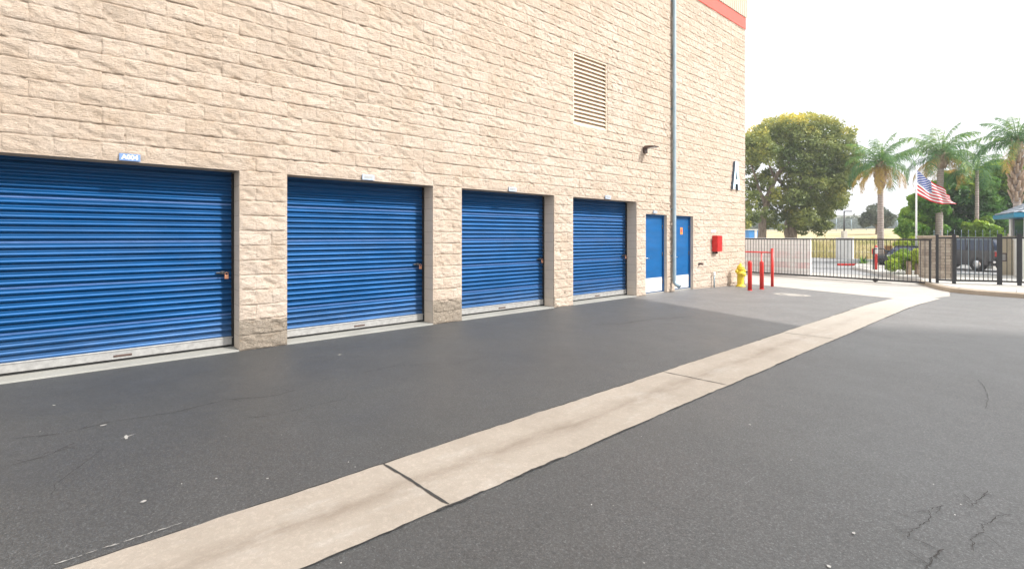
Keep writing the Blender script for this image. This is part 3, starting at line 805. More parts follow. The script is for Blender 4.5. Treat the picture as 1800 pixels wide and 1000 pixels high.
# taller spiked fence behind
fA = at(1636, 23.2); fB = at(1800, 21.5)
zf = 1.553-5/865*22+.0
fence_run('spiked_fence', (fA.x, fA.y, 0), (fB.x, fB.y, 0), zf-fA.z, fA.z, .235, M['pipe'], .03, .008, finial=.36, label='taller black fence with pointed pickets in front of the dark green trees', cat='fence')

# stone pillar
def stone_mat():
    m = Mat('stacked_stone', .9, 0, .2)
    bt = m.n('ShaderNodeTexBrick'); bt.inputs['Scale'].default_value = 1; bt.inputs['Brick Width'].default_value = .28; bt.inputs['Row Height'].default_value = .115
    bt.inputs['Mortar Size'].default_value = .008; bt.offset = .37
    bt.inputs['Color1'].default_value = (.40, .34, .27, 1); bt.inputs['Color2'].default_value = (.27, .22, .18, 1); bt.inputs['Mortar'].default_value = (.16, .13, .10, 1)
    X, Y, Z = m.xyz(); cb = m.n('ShaderNodeCombineXYZ'); m.l(m.math('ADD', X, Y), cb.inputs[0]); m.l(Z, cb.inputs[1]); m.l(cb.outputs[0], bt.inputs['Vector'])
    c = m.mix(m.math('MULTIPLY', m.ramp(m.noise(4, 5), .4, .7), .6), bt.outputs['Color'], (.50, .44, .36))
    m.color(c); b = m.bump(m.math('SUBTRACT', 1, bt.outputs['Fac']), .02); m.bump(m.noise(14, 6, .7), .02, 1, b); return m.m
M['stone'] = stone_mat()
sA = S(1647, 498, 19.6); sg = gz(sA.x, sA.y)
pl = empty('stone_pillar', (sA.x, sA.y, sg), R(20), label='stacked stone gate pillar with a pale cap behind the black post', cat='pillar')
mb = MB(); mb.box((-.50, -.42, -.1), (.50, .42, 1.72), .02)
mb.build('shaft', M['stone'], pl)
mb = MB(); mb.box((-.55, -.47, 1.72), (.55, .47, 1.82), .015); mb.build('cap', M['kerb'], pl)

# white screen walls beyond the gate
def screen_mat():
    m = Mat('white_painted_block', .8, 0, .3)
    bt = m.n('ShaderNodeTexBrick'); bt.inputs['Scale'].default_value = 1; bt.inputs['Brick Width'].default_value = .4; bt.inputs['Row Height'].default_value = .2
    bt.inputs['Mortar Size'].default_value = .006
    bt.inputs['Color1'].default_value = (.88, .87, .87, 1); bt.inputs['Color2'].default_value = (.85, .84, .84, 1); bt.inputs['Mortar'].default_value = (.62, .55, .55, 1)
    X, Y, Z = m.xyz(); cb = m.n('ShaderNodeCombineXYZ'); m.l(X, cb.inputs[0]); m.l(Z, cb.inputs[1]); m.l(cb.outputs[0], bt.inputs['Vector'])
    k = m.math('MULTIPLY', m.math('GREATER_THAN', Z, .35), m.math('LESS_THAN', Z, .62))
    k2 = m.math('MULTIPLY', m.math('GREATER_THAN', Z, .80), m.math('LESS_THAN', Z, 1.12))
    e = m.math('MULTIPLY', m.math('ADD', m.math('MULTIPLY', k, .5), m.math('MULTIPLY', k2, .32)), m.ramp(m.noise(2.2, 5), .35, .6))
    m.color(m.mix(e, bt.outputs['Color'], (.78, .42, .44))); return m.m
M['screen'] = screen_mat()
dperp = Vector((-d.y, d.x, 0)); 
def wall_run(name, A, B, h, t, mat, z0, label, cat='wall'):
    A = Vector(A); B = Vector(B); L_ = (B-A).length; dd = (B-A).normalized()
    o = empty(name, (A.x, A.y, z0), math.atan2(dd.y, dd.x), label=label, cat=cat)
    MB().box((0, -t/2, -.1), (L_, t/2, h), .01).build('wall', mat, o)
    MB().box((-.02, -t/2-.02, h), (L_+.02, t/2+.02, h+.05), .008).build('coping', M['white'], o)
    return o
wa = gA+dperp*.9; wb = at(1456, 22.9)
t_ = ((wb-wa).dot(d)); wb = wa+d*t_
wall_run('screen_wall', (wa.x, wa.y, 0), (wb.x, wb.y, 0), 1.66, .15, M['screen'], zg, 'long low white wall with faded pink bands right behind the gate')
wa = at(1470, 40); wb = at(1500, 39)
wall_run('white_wall', (wa.x, wa.y, 0), (wb.x, wb.y, 0), 1.62, .2, M['white'], wa.z, 'short plain white wall across the street beyond the gate')
# low pale retaining wall with dry grass above it
wa = at(1500, 44); wb = at(1600, 42)
wall_run('retaining_wall', (wa.x-6, wa.y-.5, 0), (wb.x, wb.y, 0), .35, .3, M['walk'], wa.z, 'low pale retaining wall below the dry grass bank')

# ------------------------------------------------------------------ plants
def leaf_mat(name, c0, c1, c2, rough=.55):
    m = Mat(name, rough, 0, .4)
    at_ = m.n('ShaderNodeAttribute'); at_.attribute_name = 'tone'
    r = m.n('ShaderNodeValToRGB'); e = r.color_ramp.elements
    e[0].position = 0; e[0].color = (*c0, 1); e[1].position = 1; e[1].color = (*c2, 1)
    k = e.new(.5); k.color = (*c1, 1)
    m.l(at_.outputs['Fac'], r.inputs[0]); m.color(r.outputs[0])
    tr = m.n('ShaderNodeBsdfTranslucent'); m.l(r.outputs[0], tr.inputs[0])
    mx = m.n('ShaderNodeMixShader'); mx.inputs[0].default_value = .35
    m.l(m.b.outputs[0], mx.inputs[1]); m.l(tr.outputs[0], mx.inputs[2])
    out = [n for n in m.t.nodes if n.type == 'OUTPUT_MATERIAL'][0]; m.l(mx.outputs[0], out.inputs[0])
    return m.m
M['leaf_big'] = leaf_mat('broad_tree_leaves', (.10, .15, .04), (.27, .31, .09), (.74, .62, .09))
M['leaf_dark'] = leaf_mat('dark_green_leaves', (.03, .095, .02), (.11, .27, .035), (.36, .54, .06))
M['leaf_lime'] = leaf_mat('lime_leaves', (.08, .17, .02), (.24, .38, .035), (.52, .58, .06))
M['leaf_far'] = leaf_mat('hazy_leaves', (.06, .085, .06), (.10, .13, .08), (.17, .17, .09))
M['dry'] = leaf_mat('dry_grass_blades', (.26, .30, .10), (.48, .43, .20), (.66, .58, .36))
M['palm'] = leaf_mat('palm_fronds', (.05, .14, .06), (.11, .25, .08), (.30, .42, .08))
M['palm_dead'] = leaf_mat('dead_fronds', (.30, .17, .04), (.50, .33, .07), (.62, .46, .12))
def bark(name, a, b, ring=0):
    m = Mat(name, .9, 0, .2); X, Y, Z = m.xyz()
    c = m.mix(m.ramp(m.noise(6, 6, .7, stretch=(1, 1, .35 if not ring else 2)), .35, .65), a, b)
    if ring:
        w = m.math('LESS_THAN', m.math('FRACT', m.math('MULTIPLY', m.math('ADD', Z, m.math('MULTIPLY', m.noise(2, 2), .05)), ring)), .22)
        c = m.mix(m.math('MULTIPLY', w, .55), c, tuple(v*.5 for v in a))
    m.color(c); m.bump(m.noise(12, 5, .7, stretch=(1, 1, .3)), .03); return m.m
M['bark'] = bark('grey_bark', (.16, .12, .09), (.33, .27, .21))
M['palm_bark'] = bark('ringed_palm_bark', (.30, .25, .22), (.46, .40, .36), 7)
M['boots'] = bark('old_frond_bases', (.26, .17, .11), (.50, .40, .31))

rng = np.random.default_rng(7)
def leaves(name, clumps, n, size, mat, parent, tonef=None, flat=.0, shell=.72, seed=1, asp=.5, hang=0):
    """clumps: (centre, radii). small leaf faces spread in each clump's outer volume"""
    rg = np.random.default_rng(seed)
    V = []; T = []
    rad = np.array([np.prod(c[1])**(1/3) if hasattr(c[1], '__len__') else c[1] for c in clumps]); wgt = rad**2/np.sum(rad**2)
    for (c, r), w in zip(clumps, wgt):
        k = max(8, int(n*w)); r = np.array(r if hasattr(r, '__len__') else (r, r, r), float)
        dv = rg.normal(size=(k, 3)); dv /= np.linalg.norm(dv, axis=1)[:, None]
        lump = 1+.16*np.sin(dv[:, 0]*5+c[0])*np.sin(dv[:, 1]*4+c[1])+.14*np.sin(dv[:, 2]*6+c[2]*2+dv[:, 0]*3)
        rr = (shell+(1.04-shell)*rg.random(k)**.7)*lump
        p = np.array(c)+dv*r*rr[:, None]
        nrm = dv*.8+rg.normal(size=(k, 3))*.75; nrm /= np.linalg.norm(nrm, axis=1)[:, None]
        a = np.cross(nrm, rg.normal(size=(k, 3))); a /= np.linalg.norm(a, axis=1)[:, None]
        if hang: a[:, 2] -= hang; a /= np.linalg.norm(a, axis=1)[:, None]
        b = np.cross(nrm, a); b /= np.linalg.norm(b, axis=1)[:, None]
        s = size*(.6+.8*rg.random(k))[:, None]
        V.append(np.stack([p-a*s, p+b*s*asp, p+a*s, p-b*s*asp], 1))
        tn = rg.random(k)*.45+.5*(rg.random()*.5)+.12
        if tonef is not None: tn = tonef(p, dv, rg, rr/lump)
        T.append(tn)
    V = np.concatenate(V).reshape(-1, 3); T = np.clip(np.concatenate(T), 0, 1)
    F = np.arange(len(V)).reshape(-1, 4)
    return np_mesh(name, V, F, mat, parent, tone=T)
def local(root, p): return tuple(Vector(p)-root.location)

# big broad tree beyond the gate
TY = 44
base = at(1388, TY)
bt_ = empty('broad_tree', base, label='big rounded broadleaf tree with yellowish crown beside the building corner', cat='tree')
mb = MB()
def limb(mb, pts, r0, r1, root, n=8):
    pts = [Vector(p)-root.location for p in pts]
    # wander a little between the given joints
    out = [];
    for i in range(len(pts)-1):
        for j in range(4):
            t = j/4; q = pts[i].lerp(pts[i+1], t)
            if i+j: q = q+Vector((random.uniform(-.06, .06), random.uniform(-.06, .06), 0))*(r0*3)
            out.append(q)
    out.append(pts[-1]); k = len(out)-1
    mb.tube(out, [r0+(r1-r0)*i/k for i in range(k+1)], n)
limb(mb, [S(1392, 425, TY), S(1391, 395, TY), S(1400, 340, TY), S(1420, 280, TY-.5)], .42, .12, bt_, 10)
limb(mb, [S(1384, 420, TY), S(1380, 400, TY), S(1395, 350, TY-1), S(1440, 300, TY-1)], .22, .08, bt_)
limb(mb, [S(1400, 345, TY), S(1440, 320, TY), S(1470, 270, TY)], .16, .05, bt_)
limb(mb, [S(1400, 345, TY), S(1360, 310, TY-1), S(1340, 260, TY-1)], .16, .05, bt_)
limb(mb, [S(1420, 350, TY), S(1450, 345, TY-1), S(1485, 330, TY-1)], .12, .04, bt_)
mb.build('trunk', M['bark'], bt_)
mb = MB()
limb(mb, [S(1338, 425, TY-1), S(1341, 385, TY-1), S(1350, 345, TY-1), S(1368, 305, TY-1.5), S(1388, 285, TY-2)], .36, .10, bt_, 10)
limb(mb, [S(1345, 360, TY-1), S(1330, 320, TY-1), S(1318, 280, TY-1)], .16, .05, bt_)
limb(mb, [S(1352, 340, TY-1), S(1372, 330, TY), S(1385, 300, TY)], .14, .05, bt_)
mb.build('second_trunk', M['bark'], bt_)
cl = []
crown = [(1330,245,24),(1355,232,26),(1385,222,28),(1420,218,28),(1452,226,26),(1478,245,24),(1492,272,22),(1498,300,20),(1320,275,22),(1345,265,26),(1378,255,30),(1412,252,32),(1448,262,30),(1475,290,26),(1480,318,20),(1462,322,22),
 (1395,285,28),(1430,290,28),(1410,315,20),(1378,308,16),(1320,300,16),(1312,255,18),(1436,322,20),(1450,300,24),
 (1400,345,20),(1425,352,22),(1448,355,20),(1468,352,18),(1418,378,18),(1440,382,16),(1382,362,16),(1395,388,15),(1432,395,12),(1478,346,13),(1372,382,12),(1316,345,10),(1330,362,8),(1312,375,11),(1308,330,9),(1326,325,9),(1356,352,11),(1320,360,11),(1340,345,10),(1312,395,9),(1322,385,8),(1350,375,10),(1300,345,12),(1332,310,12),(1352,305,12),(1410,362,16),(1450,372,14),(1405,398,12),(1458,342,15),(1402,380,18),(1425,398,14),(1452,398,11),(1386,375,14),(1345,388,9),(1330,378,9),(1316,368,10),(1360,366,12),(1475,360,14),(1330,335,13),(1322,318,13),(1345,328,12),(1362,350,14),(1336,356,12),(1376,342,14),(1318,392,10),(1348,398,8),(1372,398,9),(1310,350,12),(1384,325,14),(1445,395,13),(1408,405,11),(1352,318,11),(1340,372,11),(1324,345,12),(1345,312,12),(1333,388,8),(1460,375,12),(1438,405,10),(1366,336,8),(1360,394,10)]
for i, (x, y, r) in enumerate(crown):
    m_ = TY/865
    for dy in ([0 if x > 1382 else random.choice([-2.2, 0])] if r < 17 else [-2.2, 1.6]):
        q = S(x+random.uniform(-3, 3), y+random.uniform(-3, 3), TY+dy+random.uniform(-.8, .8))
        rr = r*m_*random.uniform(.82, 1.02)
        cl.append((local(bt_, q), (rr, rr, rr*.85)))
top = 203; zt = S(1400, 203, TY).z-base.z; zb_ = S(1400, 400, TY).z-base.z
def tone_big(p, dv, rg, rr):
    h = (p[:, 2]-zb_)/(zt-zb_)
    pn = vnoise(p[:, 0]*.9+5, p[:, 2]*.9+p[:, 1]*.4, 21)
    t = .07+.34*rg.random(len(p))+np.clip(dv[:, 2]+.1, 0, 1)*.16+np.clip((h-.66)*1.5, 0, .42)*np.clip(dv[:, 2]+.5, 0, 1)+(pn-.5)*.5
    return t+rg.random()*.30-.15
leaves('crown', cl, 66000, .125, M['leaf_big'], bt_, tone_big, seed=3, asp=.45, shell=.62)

# palms
def palm(name, px, base_py, top_py, Y, trunk_r, nf, flen, label, seed, dead=5, boots=0, thin=False, up=.0, squash=1):
    rg = random.Random(seed)
    b = at(px, Y); root = empty(name, b, label=label, cat='palm tree')
    H_ = S(px, top_py, Y).z-b.z
    lean = rg.uniform(-.15, .15)
    mb = MB(); k = 14
    mb.tube([(lean*(i/k)**2, 0, -.2+(H_+.2)*i/k) for i in range(k+1)], [trunk_r*(1.25 if i == 0 else 1-.25*i/k) for i in range(k+1)], 14)
    mb.build('trunk', M['palm_bark'], root)
    if boots:
        mb = MB(); n_ = 46
        for i in range(n_):
            a = i*2.399; z = H_-boots+(boots+.15)*i/n_; r = trunk_r*(1.0+.55*math.sin(math.pi*min(1, (i+6)/n_)))
            c0 = Vector((lean+math.cos(a)*r*.5, math.sin(a)*r*.5, z-.15)); c1 = Vector((lean+math.cos(a)*r*1.25, math.sin(a)*r*1.25, z+.30))
            mb.tube([c0, c1], [trunk_r*.50, trunk_r*.22], 6)
        mb.build('frond_bases', M['boots'], root)
    Vg = []; Tg = []; Vd = []; Td = []
    def frond(az, el, L_, droop, VV, TT, tb):
        # rachis arching outward, leaflets hanging along both sides
        n_ = 34; p = Vector((lean, 0, H_)); hd = Vector((math.cos(az), math.sin(az), 0)); e = el; pts = []
        for i in range(n_+1):
            pts.append(p.copy()); p = p+(hd*math.cos(e)+Vector((0, 0, math.sin(e))))*(L_/n_); e -= droop/n_*(0.5+1.4*i/n_)
        side = Vector((-hd.y, hd.x, 0))
        for i in range(n_):
            q, q2 = pts[i], pts[i+1]; t = i/n_; dd = (q2-q).normalized(); upv = side.cross(dd)
            w = .022*(1-t*.7)
            VV.append([q-side*w, q+side*w, q2+side*w, q2-side*w]); TT.append(tb*.6)
            VV.append([q-upv*w, q+upv*w, q2+upv*w, q2-upv*w]); TT.append(tb*.6)
            if i < 3: continue
            ll = L_*.24*(math.sin(math.pi*min(1, .12+t*.88))**.6)*rg.uniform(.8, 1.1)
            for s in (-1, 1):
                for _ in range(2):
                    o = q.lerp(q2, rg.random()); dr = (side*s*rg.uniform(.5, .9)+dd*.55+Vector((0, 0, -rg.uniform(-.15, .7)))).normalized()
                    m1 = o+dr*ll*.5; tip = o+dr*ll*.9+Vector((0, 0, -ll*rg.uniform(.15, .55))); wd = .013*L_/2
                    wv = dd*wd
                    VV.append([o-wv*.5, o+wv*.5, m1+wv, m1-wv]); VV.append([m1-wv, m1+wv, tip+wv*.2, tip-wv*.2])
                    tt = min(1, max(0, tb+rg.uniform(-.22, .3))); TT.extend([tt, tt])
    for i in range(nf):
        az = i*2.399+rg.uniform(-.2, .2); f = (i+.5)/nf
        el = R(86)-f*R(80)+rg.uniform(-.1, .1)+up
        frond(az, el, flen*rg.uniform(.85, 1.05)*(.85+.15*f), R(45+75*min(1, f*1.5))*squash*rg.uniform(.8, 1.2), Vg, Tg, rg.uniform(.25, .65)+(.15 if f < .3 else 0))
    frond(0, R(88), flen*.55, R(8), Vg, Tg, .7)
    for i in range(dead):
        az = (1.1+i*2*math.pi/max(1, dead)+rg.uniform(-.5, .5)); frond(az, R(-5)-rg.uniform(0, .6), flen*rg.uniform(.65, .9), R(75), Vd, Td, rg.uniform(.2, .8))
    def mk(nm, VV, TT, mat):
        A_ = np.array([[tuple(v) for v in q] for q in VV]).reshape(-1, 3); np_mesh(nm, A_, np.arange(len(A_)).reshape(-1, 4), mat, root, tone=TT)
    mk('crown', Vg, Tg, M['palm'])
    if dead: mk('dead_fronds', Vd, Td, M['palm_dead'])
    return root
palm('queen_palm', 1548, 464, 290, 30, .18, 20, 2.6, 'queen palm with hanging yellow dead fronds in front of the small far tree', 11, dead=10, boots=1.3)
palm('queen_palm', 1650, 420, 276, 31, .21, 20, 3.1, 'queen palm with a pale straight trunk right behind the flag', 23, dead=7, boots=.6)
palm('queen_palm', 1717, 420, 300, 30, .11, 13, 2.6, 'slender palm with a thin dark trunk between the flag and the booth', 35, dead=0, squash=1.2)
palm('queen_palm', 1789, 420, 252, 24, .18, 18, 2.4, 'palm with a thick trunk of old frond bases above the booth roof', 47, dead=2, boots=2.8)

# dense green trees behind the fence
def bush_tree(name, px, Y, cl_px, n, size, mat, label, seed, tonef=None, trunk=True, shell=.6, cat='tree', group=None, asp=.5):
    b = at(px, Y); root = empty(name, b, label=label, cat=cat, group=group); c2 = []
    random.seed(seed)
    for x, y, r in cl_px:
        q = S(x, y, Y+random.uniform(-.8, .8)); rr = r*Y/865; c2.append((local(root, q), (rr, rr, rr*.9)))
    leaves('crown', c2, n, size, mat, root, tonef, seed=seed, shell=shell, asp=asp)
    if trunk:
        mb = MB(); q = S(cl_px[0][0], cl_px[0][1], Y)-b
        mb.tube([(0, 0, -.1), (q.x*.3, q.y*.3, q.z*.4), tuple(q)], [.18, .13, .06], 8)
        for x, y, r in cl_px[1:5]:
            q2 = S(x, y, Y)-b; mb.tube([(q.x*.3, q.y*.3, q.z*.4), tuple(q2)], [.09, .03], 6)
        mb.build('trunk', M['bark'], root)
    return root
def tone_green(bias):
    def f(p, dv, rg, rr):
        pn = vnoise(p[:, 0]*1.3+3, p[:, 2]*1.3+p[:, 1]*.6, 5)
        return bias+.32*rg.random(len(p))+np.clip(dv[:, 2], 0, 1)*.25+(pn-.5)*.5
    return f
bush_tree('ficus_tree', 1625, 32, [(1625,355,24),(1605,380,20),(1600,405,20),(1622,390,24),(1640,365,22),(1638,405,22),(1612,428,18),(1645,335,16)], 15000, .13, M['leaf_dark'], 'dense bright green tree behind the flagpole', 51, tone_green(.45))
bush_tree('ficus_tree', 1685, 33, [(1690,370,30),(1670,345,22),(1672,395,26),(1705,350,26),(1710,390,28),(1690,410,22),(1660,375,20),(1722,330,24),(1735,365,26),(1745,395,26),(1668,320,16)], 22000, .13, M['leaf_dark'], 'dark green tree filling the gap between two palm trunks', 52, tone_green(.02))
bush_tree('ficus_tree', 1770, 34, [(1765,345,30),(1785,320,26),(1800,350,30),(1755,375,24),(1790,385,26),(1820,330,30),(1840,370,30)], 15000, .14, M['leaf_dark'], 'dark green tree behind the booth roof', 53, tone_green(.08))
bush_tree('lime_tree', 1745, 32.6, [(1735,310,20),(1755,300,20),(1775,298,18),(1720,322,16),(1795,300,20),(1760,318,20),(1700,330,15),(1690,345,14)], 9000, .14, M['leaf_lime'], 'yellow green tree top rising above the dark trees by the right palm', 54, tone_green(.25), trunk=False)
bush_tree('lime_shrub', 1730, 30, [(1725,400,14),(1710,408,11),(1742,405,12),(1735,388,9),(1700,398,8),(1752,415,10),(1720,418,12)], 3500, .10, M['leaf_lime'], 'lime green shrub behind the spiked fence', 55, tone_green(.2), trunk=False, cat='shrub')
bush_tree('yellow_tree', 1680, 35, [(1668,310,12),(1684,318,13),(1695,335,12),(1678,335,12)], 2600, .13, M['palm_dead'], 'small tree with golden yellow leaves behind the flag tip', 56, tone_green(.2), trunk=True)
bush_tree('round_tree', 1541, 70, [(1541,378,18),(1525,385,13),(1556,382,14),(1540,368,11),(1560,390,10),(1520,392,9),(1548,392,12)], 6500, .16, M['leaf_far'], 'small round grey green tree behind the first palm trunk', 57, tone_green(.2))
# planter shrubs behind the gate
bush_tree('clipped_shrub', 1585, 21.8, [(1580,458,15),(1569,466,11),(1592,462,14),(1586,448,11)], 4200, .05, M['leaf_lime'], 'rounded green shrub in the planter left of the tree stumps', 58, tone_green(.15), trunk=False, cat='shrub')
bush_tree('clipped_shrub', 1617, 21.8, [(1616,456,14),(1626,464,11),(1606,465,10),(1612,446,9)], 3600, .05, M['leaf_lime'], 'rounded yellow green shrub beside the stone pillar', 59, tone_green(.4), trunk=False, cat='shrub')
bush_tree('hedge_shrub', 1600, 30, [(1585,432,12),(1600,435,13),(1618,432,13),(1632,435,12),(1605,425,10)], 3600, .08, M['leaf_lime'], 'pale green hedge shrub behind the dark parked car', 60, tone_green(.45), trunk=False, cat='shrub')
for px, hpx in ((1597, 24), (1612, 20)):
    b = at(px, 21.3, .13); o = empty('tree_stump', b, label='%s brown palm stump in the planter behind the gate' % ('taller' if px == 1597 else 'shorter'), cat='stump')
    hh = hpx*21.3/865
    MB().tube([(0, 0, -.05), (.01, 0, hh*.5), (0, .01, hh)], [.11, .085, .09], 10).build('stump', M['boots'], o)
# agave tuft by the lane
b = at(1517, 30); ag = empty('agave_plant', b, label='spiky dark green agave plant at the lane edge beyond the gate', cat='plant')
VV = []; TT = []
for i in range(34):
    a = i*2.399; el = R(80)-i/34*R(65); L_ = random.uniform(.5, .75); hd = Vector((math.cos(a)*math.cos(el), math.sin(a)*math.cos(el), math.sin(el))); sd = Vector((-math.sin(a), math.cos(a), 0))*.035
    o0 = Vector((0, 0, .05)); m1 = o0+hd*L_*.5; tip = o0+hd*L_+Vector((0, 0, -.08))
    VV += [[o0-sd, o0+sd, m1+sd, m1-sd], [m1-sd, m1+sd, tip+sd*.1, tip-sd*.1]]; t0 = random.random(); TT += [t0, t0]
A_ = np.array([[tuple(v) for v in q] for q in VV]).reshape(-1, 3); np_mesh('foliage', A_, np.arange(len(A_)).reshape(-1, 4), M['leaf_dark'], ag, tone=TT)

# dry grass bank
rg = np.random.default_rng(8); k = 26000
gx = rg.uniform(-24, 26, k); gyy = rg.uniform(46.5, 66, k); gzv = np.array([gz(a, b) for a, b in zip(gx, gyy)])
az = rg.uniform(0, 2*np.pi, k); hgt = rg.uniform(.25, .65, k); wv = np.stack([np.cos(az), np.sin(az), np.zeros(k)], 1)*.05
P = np.stack([gx, gyy, gzv-.02], 1); tipp = P+np.stack([rg.normal(size=k)*.1, rg.normal(size=k)*.1, hgt], 1)
Vg = np.stack([P-wv, P+wv, tipp+wv*.2, tipp-wv*.2], 1).reshape(-1, 3)
np_mesh('dry_grass', Vg, np.arange(len(Vg)).reshape(-1, 4), M['dry'], tone=np.clip(vnoise(gx*.3, gyy*.3, 4)*.7+rg.random(k)*.3, 0, 1), kind='stuff')

# far chain-link fence, lamp post, hills
cA = at(1420, 95); cB = at(1600, 92)
ch = empty('chain_link_fence', (cA.x, cA.y, cA.z), math.atan2(cB.y-cA.y, cB.x-cA.x), label='long thin grey chain-link fence on the sandy rise far behind', cat='fence')
L_ = (Vector((cB.x, cB.y))-Vector((cA.x, cA.y))).length+16; mb = MB()
x = -8
while x < L_: MB().tube([(x, 0, -.2), (x, 0, 2.35)], .06, 6).build('post', M['pipe'], ch); x += 2.6
mb = MB(); mb.box((-8, -.02, 2.28), (L_, .02, 2.34)); mb.box((-8, -.02, .1), (L_, .02, .14))
mb.build('rail', M['pipe'], ch)
mb = MB(); x = -8
while x < L_: mb.box((x, -.008, .1), (x+.018, .008, 2.3)); x += .16
z = .2
while z < 2.3: mb.box((-8, -.006, z), (L_, .006, z+.016)); z += .16
mb.build('mesh', M['pipe'], ch)
b = at(1484, 62); sp_ = empty('street_lamp', b, math.atan2(RIGHT.y, RIGHT.x), label='thin dark street lamp with a short arm right of the big tree', cat='street lamp')
lh = S(1484, 371, 62).z-b.z
MB().tube([(0, 0, -.2), (0, 0, lh)], [.11, .08], 10).build('pole', M['black'], sp_)
MB().box((-.02, -.09, lh-.10), (.95, .09, lh+.02), .02).build('lamp_head', M['black'], sp_)
MB().box((-.25, -.25, -.1), (.25, .25, .8), .03).build('footing', M['walk'], sp_)
# hills
def hill_mat():
    m = Mat('hill_scrub', .95, 0, .1); m.color(m.mix(m.ramp(m.noise(.03, 6, .7), .4, .6), (.10, .13, .07), (.24, .21, .13))); m.bump(m.noise(.2, 5), 2); return m.m
M['hill'] = hill_mat()
c0 = S(1300, 415, 420); c1 = S(2300, 415, 420)
V = []; F = []; nu, nv = 160, 12
P0 = S(-200, 415, 430); P1 = S(2600, 415, 430); P0.z = P1.z = 0
for i in range(nu+1):
    for j in range(nv+1):
        u = i/nu; p = P0.lerp(P1, u)+FWD*(j-nv/2)*14
        hh = (9+11*vnoise(np.array([u*14.]), np.array([0.]), 3)[0]+6*vnoise(np.array([u*60.]), np.array([1.]), 8)[0]+2.5*vnoise(np.array([u*400.]), np.array([j*.7]), 6)[0])*math.sin(math.pi*(j/nv))**.6
        V.append((p.x, p.y, 2+hh))
for i in range(nu):
    for j in range(nv): F.append((i*(nv+1)+j, (i+1)*(nv+1)+j, (i+1)*(nv+1)+j+1, i*(nv+1)+j+1))
np_mesh('hills', V, F, M['hill'], smooth=True, kind='structure')
# far wooded line
tl = []
random.seed(9)
for i in range(90):
    px = random.uniform(1300, 1620); Yd = random.uniform(150, 260); q = at(px, Yd); r = random.uniform(2.2, 4.5)*(Yd/200)
    tl.append(((q.x, q.y, q.z+r*.6), (r*1.4, r*1.4, r)))
leaves('treeline', tl, 16000, .7, M['leaf_far'], None, tone_green(.2), seed=5).__setitem__('kind', 'stuff')

# ------------------------------------------------------------------ flag
FY = 28
b = at(1610.5, FY); fp = empty('flagpole', b, label='slim white flagpole behind the gate carrying the striped flag', cat='flagpole')
ph = S(1610, 295, FY).z-b.z
MB().tube([(0, 0, -.1), (0, 0, ph)], [.055, .035], 12).build('pole', M['white'], fp)
MB().lathe([(.01, ph-.02), (.06, ph+.03), (.06, ph+.06), (.01, ph+.11)], n=12).build('finial', M['white'], fp)
MB().lathe([(.12, 0), (.12, .04), (.07, .06)], n=14).build('base_collar', M['white'], fp)
def flag_mat():
    m = Mat('stars_and_stripes', .8, 0, .1)
    uv = m.n('ShaderNodeTexCoord').outputs['UV']; sx = m.n('ShaderNodeSeparateXYZ'); m.l(uv, sx.inputs[0]); u, v = sx.outputs[0], sx.outputs[1]
    st = m.math('MODULO', m.math('FLOOR', m.math('MULTIPLY', v, 13)), 2)
    c = m.mix(st, (.60, .02, .035), (.80, .80, .80))
    can = m.math('MULTIPLY', m.math('LESS_THAN', u, .40), m.math('GREATER_THAN', v, 6/13))
    cu = m.math('MULTIPLY', u, 12/.40*.5+0); cv = m.math('MULTIPLY', m.math('SUBTRACT', v, 6/13), 10/(7/13)*.5)
    def grid(ou, ov):
        a = m.math('SUBTRACT', m.math('FRACT', m.math('ADD', cu, ou)), .5); b2 = m.math('SUBTRACT', m.math('FRACT', m.math('ADD', cv, ov)), .5)
        dd = m.math('ADD', m.math('MULTIPLY', a, a), m.math('MULTIPLY', b2, b2)); return m.math('LESS_THAN', dd, .045)
    stars = m.math('MAXIMUM', grid(0, 0), grid(.5, .5))
    blue = m.mix(stars, (.015, .05, .28), (.85, .85, .85))
    m.color(m.mix(can, c, blue))
    tr = m.n('ShaderNodeBsdfTranslucent'); m.l(m.b.inputs['Base Color'].links[0].from_socket, tr.inputs[0]); mx = m.n('ShaderNodeMixShader'); mx.inputs[0].default_value = .3
    m.l(m.b.outputs[0], mx.inputs[1]); m.l(tr.outputs[0], mx.inputs[2]); out = [n for n in m.t.nodes if n.type == 'OUTPUT_MATERIAL'][0]; m.l(mx.outputs[0], out.inputs[0])
    return m.m
M['flag'] = flag_mat()
NUf, NVf = 60, 30; V = []; UV = []; F = []
hoist = 43*FY/865
z1 = S(1610, 299, FY).z-b.z
for j in range(NVf+1):
    v = j/NVf
    for i in range(NUf+1):
        u = i/NUf
        xx = u*(66+ (1-v)*2 - 6*v*u)*FY/865
        top_z = -(u*44+8*math.sin(u*math.pi)*.3)*FY/865
        hh = hoist*(1-.62*u**1.5)
        zz = z1+top_z-(1-v)*hh+ .03*math.sin(u*9+v*3)
        dep = .16*math.sin(u*10-v*2.2)*u+.08*math.sin(u*19+v*4)*u
        p = RIGHT*(xx+.05)+FWD*dep
        V.append((p.x, p.y, zz)); UV.append((u, v))
for j in range(NVf):
    for i in range(NUf): a = j*(NUf+1)+i; F.append((a, a+1, a+NUf+2, a+NUf+1))
fl = np_mesh('flag', V, F, M['flag'], None, smooth=True, uv=UV, label='red, white and blue stars and stripes flag drooping from the white pole', cat='flag')
fl.location = b

